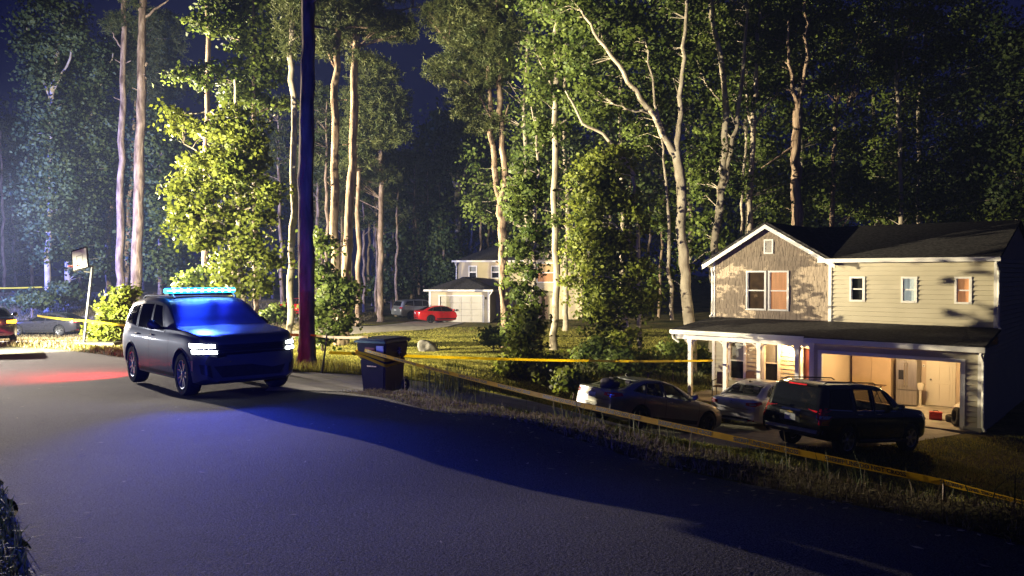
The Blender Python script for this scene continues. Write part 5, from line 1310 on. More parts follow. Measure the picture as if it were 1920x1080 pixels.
def tree(name, label, d, trunk, limbs=(), blobs=(), leaves=4000, leaf=.17, bark='bark_pale', foliage='leaf_green', group=None, cat='tree', back=0.0, rough=.03, clump=.42, needles=False, ntw=40, seed=0, root_to_ground=True, stubs=0, depthk=.85, amp=.05):
    rs = np.random.RandomState(seed + 11)
    P, Rr = px_path(trunk, d)
    if root_to_ground:
        z = float(Hg(P[0].x, P[0].y)[0])
        if P[0].z > z + .05: P.insert(0, Vector((P[0].x, P[0].y, z - .15))); Rr.insert(0, Rr[0] * 1.12)
        else: P[0].z = z - .15
    base = Vector((P[0].x, P[0].y, P[0].z + .15))
    root = empty(name, base, (0, 0, 0), label, cat, group)
    mb = MB(); skel = []
    W_, Wr = wob(P, Rr, rs, 5, amp)
    # root flare
    fl = [W_[0], W_[0].lerp(W_[1], .35)] ; Wr[0] *= 1.3
    mb.bark_tube(W_, Wr, 24 if max(Wr) > .28 else 12, rough, rs); skel += W_[3:]
    for L_ in limbs:
        p, r = px_path(L_, d); p, r = wob(p, r, rs, 4, amp * 1.4); mb.tube(p, r, 7); skel += p
    for k in range(stubs):
        i = rs.randint(len(W_) // 4, len(W_) - 1); a = rs.uniform(0, 6.28); l = rs.uniform(.25, .8)
        mb.tube([W_[i], W_[i] + Vector((math.cos(a) * l, math.sin(a) * l * .6, rs.uniform(-.05, .3)))], [.045, .03], 6)
    B = []
    for b in blobs:
        dd = d + (b[4] if len(b) > 4 else back); c = at(b[0], b[1], dd); rx = b[2] * dd / F; rz = b[3] * dd / F
        B.append((c.x, c.y, c.z, rx, max(rx * depthk, .5), rz))
    if B:
        Pn, Cn, Tn = crown_points(B, rs, total=leaves, clump=clump, cl_n=(7 if needles else 36))
        twigs(mb, skel, Cn, rs, ntw)
        if needles:
            V, Q = needle_tris(Pn, rs, leaf, 9, leaf * .085); T = np.repeat(Tn, 36)
        else:
            V, Q = leaf_quads(Pn, leaf * 1.2, rs); T = np.repeat(Tn, 4)
        V = V - np.array(base)
        np_mesh('crown', V, Q, M[foliage], root, T, spray=None if needles else np.repeat(np.vstack(SPRAY), 4, axis=0))
    mb.v = [tuple(Vector(p) - base) for p in mb.v]
    mb.build('trunk', M[bark], root, True, 60)
    return root
Y, G, D_, N_ = 'leaf_yellow', 'leaf_green', 'leaf_deep', 'needle'
# pines and trunks at left
tree('pine_tree', 'slim straight pine left of its thicker twin behind the yellow shrub', 58, [(222, 600, 15), (224, 480, 14), (229, 300, 12), (231, 120, 10), (232, -40, 9)], [[(231, 95, 4), (215, 70, 3), (203, 48, 2)]], [(213, 45, 20, 18), (232, 35, 14, 14), (238, -60, 60, 50)], 3200, .22, 'bark_pine', N_, needles=True, clump=.28, seed=1, stubs=7, ntw=22)
tree('pine_tree', 'thicker tall pine with broken stubs behind the police suv roof', 55, [(252, 610, 22), (256, 500, 20), (262, 300, 18), (267, 140, 15), (271, -60, 12)], [[(270, 35, 5), (290, 18, 4), (316, 0, 2.5)], [(268, 128, 6), (276, 118, 5)], [(266, 152, 5), (274, 145, 4)], [(268, 30, 6), (260, 17, 4)]], [(255, 8, 18, 10), (275, -80, 80, 60)], 3200, .22, 'bark_pine', N_, needles=True, clump=.3, seed=2, stubs=9, ntw=20)
tree('leafy_tree', 'tall bushy dim tree with pale trunk at far left, left of its twin', 60, [(88, 562, 11), (91, 420, 10), (95, 300, 9), (98, 180, 8), (112, 60, 6)], [[(96, 180, 6), (108, 100, 5), (120, 30, 3)], [(100, 170, 5), (130, 110, 4), (140, 60, 3)], [(98, 210, 5), (70, 90, 4), (45, 42, 3)]], [(95, 60, 48, 60), (130, 45, 32, 55), (70, 110, 32, 40), (92, 180, 42, 60), (88, 280, 38, 60), (85, 370, 42, 60), (92, 450, 36, 46), (110, 330, 40, 60), (50, 45, 16, 10)], 13000, .25, 'bark_pale', D_, clump=.55, seed=3, ntw=60)
tree('leafy_tree', 'dim bushy tree with forked pale trunk right of the leftmost tall tree', 63, [(126, 560, 12), (130, 470, 11), (138, 400, 8)], [[(132, 440, 8), (143, 370, 7), (152, 310, 5), (160, 230, 4)], [(131, 450, 8), (128, 400, 6)], [(160, 235, 5), (195, 140, 4), (212, 100, 2)]], [(160, 150, 44, 50), (195, 120, 30, 46), (175, 230, 44, 60), (160, 330, 44, 60), (150, 420, 44, 50), (165, 480, 40, 40), (190, 300, 34, 40)], 13000, .25, 'bark_pale', D_, clump=.55, seed=4, ntw=50)
tree('leaning_trunk', 'leaning bare trunk left behind the slim straight pine', 68, [(200, 560, 10), (204, 440, 9), (214, 330, 8), (228, 250, 7), (238, 150, 5)], [], [(250, 110, 50, 60), (285, 90, 45, 60)], 2600, .26, 'bark_pine', N_, needles=True, clump=.35, seed=5)
tree('leaning_trunk', 'leaning bare trunk between the two tall pines', 66, [(236, 560, 9), (240, 430, 8), (248, 300, 7), (254, 190, 6), (262, 60, 5)], [], [(290, 150, 52, 55), (300, 60, 40, 40), (325, 95, 18, 12)], 3000, .26, 'bark_pine', N_, needles=True, clump=.35, seed=6)
tree('leafy_tree', 'dim broad leafy tree right behind the thicker tall pine', 62, [(300, 565, 9), (300, 420, 8), (302, 260, 6)], [], [(295, 260, 44, 56), (300, 360, 46, 70), (295, 460, 44, 60), (325, 420, 34, 60), (330, 500, 40, 40)], 10000, .26, 'bark_dark', D_, clump=.55, seed=7)
# yellow shrub by the hoop, small plant on the roadside
tree('yellow_shrub', 'brilliant yellow green shrub beside the basketball pole', 31.0, [(212, 650, 5), (214, 600, 4), (216, 540, 3)], [[(214, 600, 3), (195, 580, 2)], [(214, 610, 3), (235, 570, 2)]], [(228, 545, 14, 22), (222, 575, 22, 24), (212, 600, 30, 26), (202, 622, 34, 22), (222, 630, 34, 20), (240, 590, 12, 30)], 3400, .15, 'bark_dark', Y, clump=.20, seed=8, cat='shrub', ntw=30)
tree('small_shrub', 'pale small shrub just above the blue light bar', 40, [(385, 600, 5), (384, 545, 4), (382, 510, 2)], [], [(365, 525, 22, 14), (384, 512, 10, 14), (350, 535, 12, 10), (395, 545, 20, 20)], 1500, .18, 'bark_dark', G, clump=.25, seed=9, cat='shrub', ntw=14)
# maple left of the big dark trunk
tree('maple_tree', 'bright yellow green broad tree above the police suv', 32.0, [(456, 600, 12), (450, 500, 10), (446, 400, 9), (446, 330, 8), (444, 240, 6), (440, 150, 4)], [[(446, 370, 6), (425, 400, 4), (405, 380, 3)], [(446, 340, 6), (400, 300, 4), (345, 270, 2)], [(446, 300, 5), (480, 250, 3), (515, 215, 2)], [(445, 260, 5), (395, 210, 3), (320, 215, 2)], [(438, 560, 6), (434, 480, 4), (420, 420, 3)], [(450, 480, 5), (490, 450, 3), (520, 430, 2)]],
     [(400, 320, 62, 44), (355, 375, 42, 40), (395, 400, 56, 38), (345, 420, 30, 16), (380, 440, 46, 24), (440, 290, 60, 44), (450, 240, 44, 40), (315, 215, 24, 16), (360, 245, 40, 16), (420, 255, 36, 22), (455, 350, 44, 40), (470, 420, 46, 36), (440, 470, 44, 26), (490, 480, 40, 30), (430, 510, 34, 22), (500, 370, 22, 20), (520, 350, 14, 8), (470, 540, 40, 22)], 13500, .165, 'bark_pale', Y, clump=.26, seed=10, ntw=90)
tree('leafy_tree', 'tall tree with layered green boughs over the broad yellow tree', 37.5, [(478, 600, 9), (478, 480, 9), (477, 300, 8), (476, 150, 7), (476, -40, 5)], [[(477, 170, 5), (430, 150, 3), (355, 140, 2)], [(476, 90, 5), (420, 60, 3), (370, 45, 2)], [(477, 215, 5), (510, 200, 3), (548, 195, 2)], [(477, 120, 4), (515, 105, 3)]],
     [(375, 42, 26, 14), (405, 55, 26, 18), (430, 35, 34, 24), (470, 20, 50, 34), (520, 70, 30, 30), (490, 80, 42, 30), (450, 80, 34, 24), (345, 140, 32, 12), (395, 138, 36, 14), (440, 132, 30, 16), (380, 158, 24, 10), (440, 170, 40, 22), (490, 140, 40, 24), (470, 190, 44, 22), (520, 190, 32, 10), (500, 110, 34, 24), (415, 10, 40, 20), (500, -10, 50, 30)], 9500, .17, 'bark_dark', G, clump=.28, seed=11, ntw=80)
tree('pine_tree', 'bare straight trunk rising behind the broad yellow tree', 46, [(385, 600, 11), (386, 480, 11), (388, 250, 10), (390, 80, 9), (391, -60, 7)], [], [(395, -60, 60, 50), (420, -20, 30, 30)], 1500, .22, 'bark_pine', N_, needles=True, clump=.3, seed=12, stubs=4)
# trunks round the middle
tree('pine_tree', 'slender sunlit-looking pale trunk hugging the left of the big dark trunk', 36, [(541, 620, 12), (546, 520, 12), (552, 400, 13), (551, 200, 11), (547, 80, 10), (545, -60, 8)], [], [(560, 20, 34, 36), (540, 60, 18, 20), (570, -40, 60, 40), (545, 95, 14, 10)], 2600, .2, 'bark_pale', N_, needles=True, clump=.28, seed=13, stubs=3)
tree('large_trunk_tree', 'big dark silhouetted trunk beside the road right of the police suv', 21.3, [(576, 694, 46), (575, 672, 36), (575, 630, 30), (574, 480, 28), (574, 300, 27), (577, 120, 25), (579, -60, 22), (583, -500, 17), (588, -900, 8)], [[(580, -300, 10), (480, -480, 6), (400, -600, 3)], [(581, -350, 10), (690, -520, 5)], [(584, -480, 9), (520, -700, 4)]], [(480, -620, 160, 120), (680, -640, 170, 120), (580, -800, 180, 150)], 2600, .2, 'bark_dark', N_, needles=True, clump=.35, seed=14, stubs=3, amp=.018, rough=.075)
tree('pine_tree', 'tall pale pine, left of the close pair behind the bin', 42, [(636, 668, 21), (630, 540, 17), (627, 420, 16), (628, 250, 14), (631, 100, 12), (640, -60, 10)], [[(630, 130, 5), (612, 95, 4), (600, 82, 3)], [(632, 55, 5), (655, 50, 4), (690, 52, 3)]], [(610, 90, 26, 16), (590, 40, 34, 30), (650, 30, 44, 26), (620, 10, 40, 20), (600, -40, 70, 40)], 4600, .2, 'bark_pine', N_, needles=True, clump=.26, seed=15, stubs=8, ntw=40)
tree('pine_tree', 'tall pale pine with broken white stubs, right of the close pair behind the bin', 43.5, [(643, 664, 19), (649, 540, 18), (656, 380, 16), (664, 200, 14), (669, 60, 12), (671, -60, 9)], [[(670, 55, 5), (640, 50, 4), (622, 40, 2)], [(669, 40, 6), (700, 25, 5), (740, 20, 4), (788, 14, 2)], [(656, 322, 6), (678, 317, 5)], [(655, 352, 5), (669, 347, 4)], [(653, 372, 4), (662, 366, 3)], [(666, 200, 4), (672, 190, 3)]], [(700, 50, 40, 22), (740, 50, 36, 24), (670, 20, 50, 26), (680, 110, 22, 16), (640, 75, 24, 16), (765, 62, 14, 14), (690, -40, 90, 40)], 6200, .2, 'bark_pine', N_, needles=True, clump=.26, seed=16, stubs=6, ntw=60)
tree('young_tree', 'young leafy tree around the feet of the close pine pair', 33.0, [(606, 676, 5), (606, 590, 4), (604, 480, 3), (602, 440, 2)], [[(606, 600, 3), (640, 560, 2)], [(606, 560, 3), (586, 530, 2)]], [(602, 455, 18, 26), (600, 510, 24, 30), (622, 540, 28, 26), (645, 560, 24, 24), (600, 575, 26, 30), (630, 600, 32, 20), (660, 545, 14, 14), (610, 630, 24, 16)], 4200, .16, 'bark_dark', G, clump=.24, seed=17, ntw=40)
tree('pine_tree', 'thin dim pole trunk right of the close pine pair', 58, [(671, 566, 9), (672, 400, 8), (672, 250, 7), (676, 160, 5)], [[(674, 240, 4), (705, 205, 3), (730, 190, 2)], [(674, 270, 4), (700, 255, 2)]], [(690, 250, 46, 34), (715, 215, 46, 30), (735, 250, 30, 22), (685, 190, 44, 36), (700, 140, 40, 30), (745, 180, 24, 12), (665, 300, 30, 18)], 6000, .26, 'bark_pine', N_, needles=True, clump=.34, seed=18, ntw=50)
tree('pine_tree', 'dim forked pine group trunk between the pine pair and the forked grey tree', 64, [(713, 560, 11), (714, 420, 10), (714, 300, 9), (716, 230, 6)], [], [(640, 330, 44, 40), (600, 300, 40, 40), (715, 330, 26, 16), (650, 260, 50, 40)], 4200, .27, 'bark_pine', N_, needles=True, clump=.36, seed=19)
tree('forked_tree', 'dim grey tree whose trunk forks into a wide crown over the far roof', 82, [(858, 590, 12), (858, 480, 11), (858, 370, 12), (856, 345, 10)], [[(856, 360, 7), (848, 330, 5), (830, 305, 3), (812, 300, 2)], [(860, 360, 7), (872, 325, 5), (895, 308, 3)], [(858, 350, 6), (862, 300, 4), (866, 260, 3)], [(870, 325, 4), (882, 295, 3)]], [(850, 250, 60, 40), (810, 285, 40, 34), (900, 260, 44, 40), (860, 215, 50, 36), (830, 320, 34, 24), (905, 320, 30, 24)], 7000, .30, 'bark_pale', D_, clump=.6, seed=20, ntw=50)
tree('conical_tree', 'dense dark tree low beside the far house, tapering to a point', 76, [(836, 560, 7), (832, 480, 5), (828, 390, 2)], [], [(838, 530, 40, 36), (832, 480, 28, 40), (828, 430, 18, 34), (825, 395, 8, 20)], 5200, .28, 'bark_dark', D_, clump=.5, seed=21)
tree('conical_tree', 'dense dark tree low at mid left of the far lawn', 74, [(736, 560, 7), (738, 460, 5), (738, 380, 2)], [], [(740, 520, 34, 40), (738, 450, 30, 50), (745, 390, 22, 36), (712, 540, 30, 26)], 5600, .28, 'bark_dark', D_, clump=.5, seed=22)
tree('pine_tree', 'reddish pine forking into two tall stems before the far house', 43, [(950, 668, 20), (946, 560, 18), (943, 460, 18), (940, 385, 17)], [[(941, 395, 14), (926, 320, 11), (919, 230, 9), (916, 120, 8), (906, 20, 6), (902, -60, 4)], [(941, 395, 14), (947, 300, 12), (938, 210, 11), (934, 110, 9), (930, -40, 6)], [(944, 380, 5), (958, 362, 4)], [(943, 412, 4), (954, 400, 3)], [(944, 505, 5), (930, 490, 4)], [(918, 215, 4), (890, 165, 3), (860, 145, 2)], [(917, 130, 4), (880, 90, 3), (840, 80, 2)], [(938, 240, 5), (948, 215, 4), (954, 195, 2)]],
     [(880, 60, 60, 40), (845, 130, 44, 26), (880, 175, 36, 20), (920, 120, 46, 40), (840, 30, 50, 24), (930, 60, 50, 40), (870, 210, 20, 12), (915, 235, 30, 14), (900, -20, 90, 40)], 8600, .2, 'bark_pine', N_, needles=True, clump=.27, seed=23, ntw=90)
tree('young_tree', 'slim leafy green tree in front of the middle of the far house', 33.9, [(1000, 690, 7), (1003, 560, 6), (1002, 430, 6), (1008, 300, 5), (1004, 220, 4)], [[(1004, 240, 3), (996, 200, 2)], [(1008, 290, 3), (1020, 270, 2)]], [(985, 320, 24, 30), (972, 370, 25, 40), (985, 420, 27, 40), (968, 470, 20, 26), (990, 470, 18, 24), (977, 520, 26, 26), (985, 565, 28, 30), (968, 610, 22, 30), (990, 620, 18, 26), (1000, 350, 20, 30), (1010, 250, 22, 30)], 5600, .165, 'bark_pale', G, clump=.22, depthk=1.7, seed=24, ntw=60)
tree('yellow_shrub', 'yellow green bushy sapling below the slim leafy tree', 28.0, [(985, 716, 5), (986, 650, 4), (990, 600, 3)], [], [(990, 600, 20, 24), (985, 640, 28, 28), (975, 680, 34, 22), (1010, 690, 30, 18), (960, 700, 24, 14)], 3200, .15, 'bark_dark', Y, clump=.22, seed=25, cat='shrub', ntw=24)
tree('birch_tree', 'slim white straight trunk between the far house and the bright leafy tree', 41, [(1039, 664, 13), (1041, 500, 12), (1041, 330, 11), (1043, 180, 10), (1042, 60, 8), (1040, -40, 6)], [[(1043, 190, 4), (1020, 130, 3), (1005, 100, 2)], [(1043, 130, 4), (1062, 80, 3)], [(1042, 240, 3), (1062, 225, 2)]], [(1035, 60, 46, 40), (1010, 120, 34, 34), (1065, 110, 36, 34), (1020, 180, 28, 24), (1040, 10, 60, 30), (1045, 250, 18, 14), (1044, 420, 10, 12)], 5200, .18, 'bark_pale', G, clump=.32, seed=26, ntw=50)
tree('leafy_tree', 'large bright yellow green tree left of the near house', 37.5, [(1200, 690, 10), (1197, 560, 9), (1196, 430, 8), (1185, 330, 6)], [[(1196, 470, 5), (1150, 420, 4), (1110, 380, 2)], [(1197, 540, 5), (1140, 520, 3), (1090, 520, 2)], [(1186, 690, 6), (1178, 620, 5), (1160, 540, 3)], [(1190, 330, 8), (1165, 290, 7), (1130, 250, 6), (1092, 232, 5), (1074, 195, 4), (1060, 170, 3)]],
     [(1110, 340, 36, 34), (1140, 370, 50, 36), (1110, 400, 44, 36), (1160, 420, 50, 40), (1090, 450, 34, 30), (1130, 470, 56, 40), (1100, 520, 44, 34), (1170, 500, 44, 40), (1140, 560, 60, 36), (1110, 600, 40, 26), (1180, 580, 40, 40), (1160, 630, 40, 24), (1200, 540, 30, 50), (1150, 300, 46, 30)], 14500, .175, 'bark_pale', Y, clump=.30, seed=27, ntw=110)
tree('sycamore_tree', 'big pale forked tree just left of the near house gable', 37.5, [(1295, 640, 22), (1288, 560, 20), (1279, 450, 18), (1277, 340, 19), (1268, 285, 18)], [[(1266, 290, 14), (1248, 262, 12), (1225, 215, 11), (1200, 185, 10), (1160, 120, 8), (1120, 70, 6), (1090, 20, 4)], [(1270, 290, 13), (1272, 235, 11), (1277, 160, 9), (1284, 60, 7), (1288, -40, 5)], [(1245, 255, 6), (1232, 210, 5), (1222, 150, 4), (1210, 80, 3)], [(1225, 215, 5), (1180, 205, 4), (1150, 195, 2)], [(1260, 600, 8), (1257, 480, 7), (1250, 340, 5), (1240, 260, 3)]],
     [(1150, 60, 70, 40), (1100, 110, 50, 40), (1200, 90, 60, 40), (1270, 60, 50, 50), (1170, 180, 60, 44), (1110, 200, 50, 40), (1240, 160, 44, 40), (1090, 30, 60, 40), (1220, 250, 40, 34), (1300, 150, 40, 50), (1250, 420, 26, 40), (1290, 480, 20, 40), (1240, 520, 26, 40), (1230, 10, 90, 30), (1310, 300, 34, 40)], 14000, .18, 'bark_pale', G, clump=.40, back=1.6, seed=28, ntw=110)
tree('leafy_tree', 'leaning twin stemmed tree rising right behind the gable peak', 46, [(1338, 540, 15), (1340, 460, 14), (1350, 390, 13), (1357, 300, 13), (1362, 190, 11), (1354, 120, 10), (1338, 50, 9), (1326, -40, 7)], [[(1346, 410, 9), (1362, 330, 9), (1378, 240, 8), (1390, 140, 7), (1402, 20, 5)], [(1352, 190, 4), (1325, 160, 3), (1314, 130, 2)], [(1380, 235, 4), (1366, 205, 3)]], [(1345, 60, 60, 40), (1390, 80, 44, 50), (1320, 130, 40, 40), (1380, 180, 36, 40), (1340, 260, 28, 40), (1325, 350, 30, 40), (1380, 330, 30, 40), (1350, 0, 90, 30), (1330, 430, 30, 30)], 8200, .2, 'bark_pale', G, clump=.45, back=1.6, seed=29, ntw=70)
tree('leafy_tree', 'pale forked stem behind the right slope of the gable', 48, [(1402, 520, 11), (1406, 400, 11), (1411, 250, 10), (1420, 120, 8), (1426, -20, 6)], [[(1411, 245, 6), (1400, 190, 5), (1395, 110, 4), (1400, 20, 3)], [(1412, 240, 5), (1435, 200, 4), (1455, 180, 2)], [(1390, 440, 5), (1394, 330, 5), (1397, 240, 4)]], [(1430, 60, 50, 50), (1450, 160, 40, 40), (1410, 150, 36, 40), (1440, 260, 36, 40), (1420, 340, 34, 40), (1470, 350, 40, 40), (1450, 0, 60, 30)], 7200, .2, 'bark_pale', G, clump=.45, back=1.6, seed=30, ntw=70)
tree('broken_tree', 'thick broken trunk standing right above the house roof valley', 47, [(1494, 520, 21), (1494, 400, 20), (1493, 300, 18), (1496, 205, 17)], [[(1497, 215, 8), (1488, 170, 7), (1481, 120, 6), (1478, 40, 4)], [(1500, 215, 8), (1511, 110, 7), (1508, 20, 6), (1506, -40, 5)], [(1492, 270, 4), (1450, 300, 3), (1428, 315, 3)]], [(1490, 60, 50, 40), (1530, 130, 44, 40), (1470, 130, 34, 40), (1520, 20, 60, 40), (1475, 230, 26, 30), (1530, 230, 30, 40), (1530, 340, 34, 40), (1465, 400, 30, 24)], 7600, .2, 'bark_pine', G, clump=.45, back=1.6, seed=31, ntw=60)
tree('leafy_tree', 'slim tree with snapped top and leafy sides over the middle of the roof', 50, [(1557, 520, 10), (1560, 400, 9), (1562, 320, 8), (1568, 195, 6)], [[(1559, 350, 4), (1545, 335, 3), (1530, 325, 2)], [(1566, 240, 3), (1590, 200, 2)]], [(1590, 300, 40, 40), (1600, 230, 44, 40), (1570, 360, 44, 40), (1620, 370, 50, 40), (1580, 160, 44, 40), (1620, 100, 50, 50), (1560, 80, 40, 40), (1600, 30, 60, 40)], 8600, .2, 'bark_pine', G, clump=.45, back=1.6, seed=32, ntw=60)
tree('leafy_tree', 'dark leafy tree with thin dotted trunk over the right half of the roof', 52, [(1690, 520, 9), (1689, 400, 8), (1688, 250, 7), (1680, 120, 6), (1672, 20, 5)], [[(1684, 150, 4), (1700, 80, 3), (1708, 60, 2)]], [(1680, 300, 50, 50), (1700, 200, 50, 50), (1660, 120, 50, 50), (1720, 380, 50, 40), (1720, 100, 50, 50), (1660, 390, 44, 36), (1690, 20, 70, 40)], 9000, .22, 'bark_pale', G, clump=.5, back=1.6, seed=33, ntw=60)
tree('leafy_tree', 'almost black leafy tree against the right edge behind the roof', 54, [(1724, 520, 9), (1722, 400, 8), (1722, 200, 6), (1740, 20, 4)], [], [(1780, 330, 60, 60), (1830, 240, 60, 60), (1790, 150, 60, 60), (1860, 350, 60, 60), (1890, 250, 50, 60), (1840, 80, 70, 60), (1760, 60, 50, 60), (1900, 130, 50, 60)], 9500, .24, 'bark_pale', D_, clump=.55, seed=34, ntw=40)
# second row behind, mid right: fills the wall of leaves
SECOND = [(1060, 240, 58, 'leafy tree with a full crown behind the slim white trunk'), (1165, 150, 56, 'full crowned tree behind the big pale forked tree'), (1290, 200, 60, 'deep green tree in the gap right of the big pale forked tree'),
          (1400, 250, 62, 'deep green tree behind the twin stemmed tree'), (1500, 330, 58, 'deep green tree behind the thick broken trunk'), (1640, 240, 62, 'deep green tree between the snapped top and the dotted trunk'), (985, 150, 60, 'deep green tree behind the reddish forked pine'), (1820, 320, 64, 'black green tree furthest right behind the roof ridge'), (1905, 200, 57, 'black green tree cut by the top right corner')]
for k, (u, v, d, lb) in enumerate(SECOND):
    rs = np.random.RandomState(300 + k)
    bl = [(u + rs.uniform(-70, 70), vv + rs.uniform(-20, 20), rs.uniform(40, 66), rs.uniform(40, 60), rs.uniform(-3, 3)) for vv in (40, 40, 120, 120, 200, 200, 290, 290, 380, 380, 450)]
    tree('leafy_tree', lb, d, [(u, 560, 10), (u + 4, 400, 9), (u - 3, 200, 7), (u + 6, 60, 5)], [], bl, 8200, .25, 'bark_pale', D_ if k % 2 else G, clump=.6, seed=60 + k, ntw=50)
# shrubs on the lawn edge, left to right
SHRUBS = [(1035, 690, 30, 26, 27.5, Y, 'low yellow green shrub under the slim white trunk'), (1120, 660, 36, 28, 34, G, 'round green shrub in front of the bright leafy tree'), (1165, 675, 34, 24, 33, G, 'low green shrub behind the silver sedan boot'),
          (1215, 680, 34, 22, 34, Y, 'pale green shrub behind the silver sedan roof'), (1262, 665, 30, 30, 35, G, 'upright green shrub left of the porch'), (1318, 690, 24, 36, 38, G, 'green shrub seen between the left porch post and the wall'),
          (925, 632, 20, 16, 40, G, 'small shrub at the foot of the reddish forked pine'), (60, 560, 46, 16, 56, D_, 'low dim shrub under the leftmost tall tree'), (120, 548, 30, 22, 60, D_, 'low dim shrub between the two dim trees'), (520, 590, 30, 14, 44, G, 'low shrub between the police suv and the slender pale trunk'), (1075, 715, 26, 14, 24.5, Y, 'ragged low shrub behind the boot of the silver sedan')]
for k, (u, v, ru, rv, d, fo, lb) in enumerate(SHRUBS):
    tree('shrub', lb, d, [(u, v + rv * 1.1, 3), (u + 2, v, 2)], [], [(u - ru * .4, v + rv * .2, ru * .6, rv * .7), (u + ru * .4, v + rv * .1, ru * .6, rv * .8), (u, v - rv * .35, ru * .5, rv * .6)], 1500, .15 * max(1, d / 36), 'bark_dark', fo, clump=.2 * max(1, d / 36), seed=90 + k, cat='shrub', ntw=14)
# thin background trunks one can tell apart: one kind, copied
def thin_trunk():
    rs = np.random.RandomState(5)
    root = empty('background_pine', (0, 0, 0), (0, 0, 0), 'thin dim trunk in the wood behind the far lawn', 'tree', 'thin trunks in the far wood')
    mb = MB(); p, r = wob([Vector((0, 0, -.3)), Vector((.1, 0, 6)), Vector((0, .1, 13)), Vector((.2, 0, 20))], [.19, .17, .13, .06], rs, 5, .08); mb.tube(p, r, 7)
    B = [(rs.uniform(-1.2, 1.2), rs.uniform(-1.2, 1.2), z, rs.uniform(1.2, 2.2), rs.uniform(1.2, 2.2), rs.uniform(.6, 1.1)) for z in (13.5, 15, 16.5, 18, 19.2, 20.4)]
    Pn, Cn, Tn = crown_points(B, rs, total=420, clump=.4, cl_n=7)
    twigs(mb, p[8:], Cn, rs, 30, .03)
    mb.build('trunk', M['bark_pine'], root, True, 60)
    V, Q = needle_tris(Pn, rs, .38, 9, .045); np_mesh('crown', V, Q, M['needle'], root, np.repeat(Tn, 36))
    return root
tt = thin_trunk(); first = True
rs = np.random.RandomState(77)
for u, d in [(487, 70), (512, 74), (530, 66), (592, 72), (612, 60), (660, 78), (690, 84), (705, 70), (760, 92), (778, 84), (795, 96), (812, 90), (875, 96), (905, 92), (925, 98), (960, 88), (1022, 84), (1050, 78), (1085, 90), (268, 78), (345, 74), (410, 72), (30, 88), (8, 80), (60, 92), (150, 90), (1120, 72), (1235, 70), (575, 76), (602, 68), (622, 74), (640, 66), (682, 70), (698, 76), (722, 80), (742, 70), (752, 86), (770, 76), (786, 88), (802, 78), (822, 84), (838, 96), (848, 90), (866, 88), (885, 86), (898, 78), (915, 84), (935, 80), (955, 94), (1000, 80), (1035, 88), (1065, 84), (1145, 80), (1180, 76), (1215, 84)]:
    o = tt if first else copy_tree(tt); first = False
    p = at(u, 540, d); o.location = (p.x, p.y, Z(p.x, p.y)); o.rotation_euler = (rs.uniform(-.03, .03), rs.uniform(-.03, .03), rs.uniform(0, 6))
    s = rs.uniform(.72, 1.0); o.scale = (s, s, s * (.92 if u < 620 or u > 700 else .8))
# the far wood: one mass behind everything
rs = np.random.RandomState(99); Vs, Qs, Ts, Sp = [], [], [], []; n0 = 0
for k in range(120):
    x = rs.uniform(-88, 62); y = 84 + rs.uniform(0, 26) + 6 * math.sin(x * .07)
    u = 960 + 1450 * x / y
    if x < -30: y -= rs.uniform(0, 10)
    h = rs.uniform(12, 17) if 650 < u < 830 else (rs.uniform(11, 16) if u < 60 else rs.uniform(15, 22))
    z0 = Z(x, y)
    B = [(x + rs.uniform(-1.6, 1.6), y + rs.uniform(-1.6, 1.6), z0 + h * f, rs.uniform(1.6, 2.8), rs.uniform(1.6, 2.6), rs.uniform(1.4, 2.4)) for f in np.linspace(.12 + rs.uniform(0, .3), .95, 6)]
    Pn, Cn, Tn = crown_points(B, rs, total=1150, clump=.75, cl_n=20)
    V, Q = leaf_quads(Pn, .42, rs); Vs.append(V); Qs.append(Q + n0); Ts.append(np.repeat(Tn, 4)); Sp.append(np.repeat(np.vstack(SPRAY), 4, axis=0)); n0 += len(V)
wd = np_mesh('far_wood', np.vstack(Vs), np.vstack(Qs), M['leaf_deep'], None, np.concatenate(Ts), spray=np.vstack(Sp)); tag(wd, kind='stuff')

# ------------------------------------------------------------------ grass, weeds, litter
def blades(name, X, Yc, h, w, mt, seed, lean=.45, tone=(.5, .22), lift=0.0, seg=2):
    rs = np.random.RandomState(seed); n = len(X); z = Hg(X, Yc) + lift - .015
    a = rs.uniform(0, 6.283, n); la = rs.uniform(0, 6.283, n); le = np.abs(rs.normal(0, lean, n)); hh = h * rs.uniform(.5, 1.35, n)
    sx, sy = np.cos(a) * w / 2, np.sin(a) * w / 2
    dx, dy = np.cos(la) * le * hh, np.sin(la) * le * hh
    P0 = np.c_[X - sx, Yc - sy, z]; P1 = np.c_[X + sx, Yc + sy, z]
    M0 = np.c_[X + dx * .35 - sx * .8, Yc + dy * .35 - sy * .8, z + hh * .6]; M1 = np.c_[X + dx * .35 + sx * .8, Yc + dy * .35 + sy * .8, z + hh * .6]
    T0 = np.c_[X + dx - sx * .15, Yc + dy - sy * .15, z + hh * (1 - .25 * le)]; T1 = np.c_[X + dx + sx * .15, Yc + dy + sy * .15, z + hh * (1 - .25 * le)]
    V = np.stack([P0, P1, M1, M0, T1, T0], 1).reshape(-1, 3); b = (np.arange(n) * 6)[:, None]
    Q = np.vstack([b + np.array([[0, 1, 2, 3]]), b + np.array([[3, 2, 4, 5]])])
    t = np.clip(rs.normal(*tone, n) + vnoise(X, Yc, 1.1, 31) * .5, 0, 1)
    return tag(np_mesh(name, V, Q, mt, None, np.repeat(t, 6)), kind='stuff')
def scatter(n, x0, x1, y0, y1, seed, keep):
    rs = np.random.RandomState(seed); X = rs.uniform(x0, x1, n); Yc = rs.uniform(y0, y1, n); k = keep(X, Yc, rs); return X[k], Yc[k]
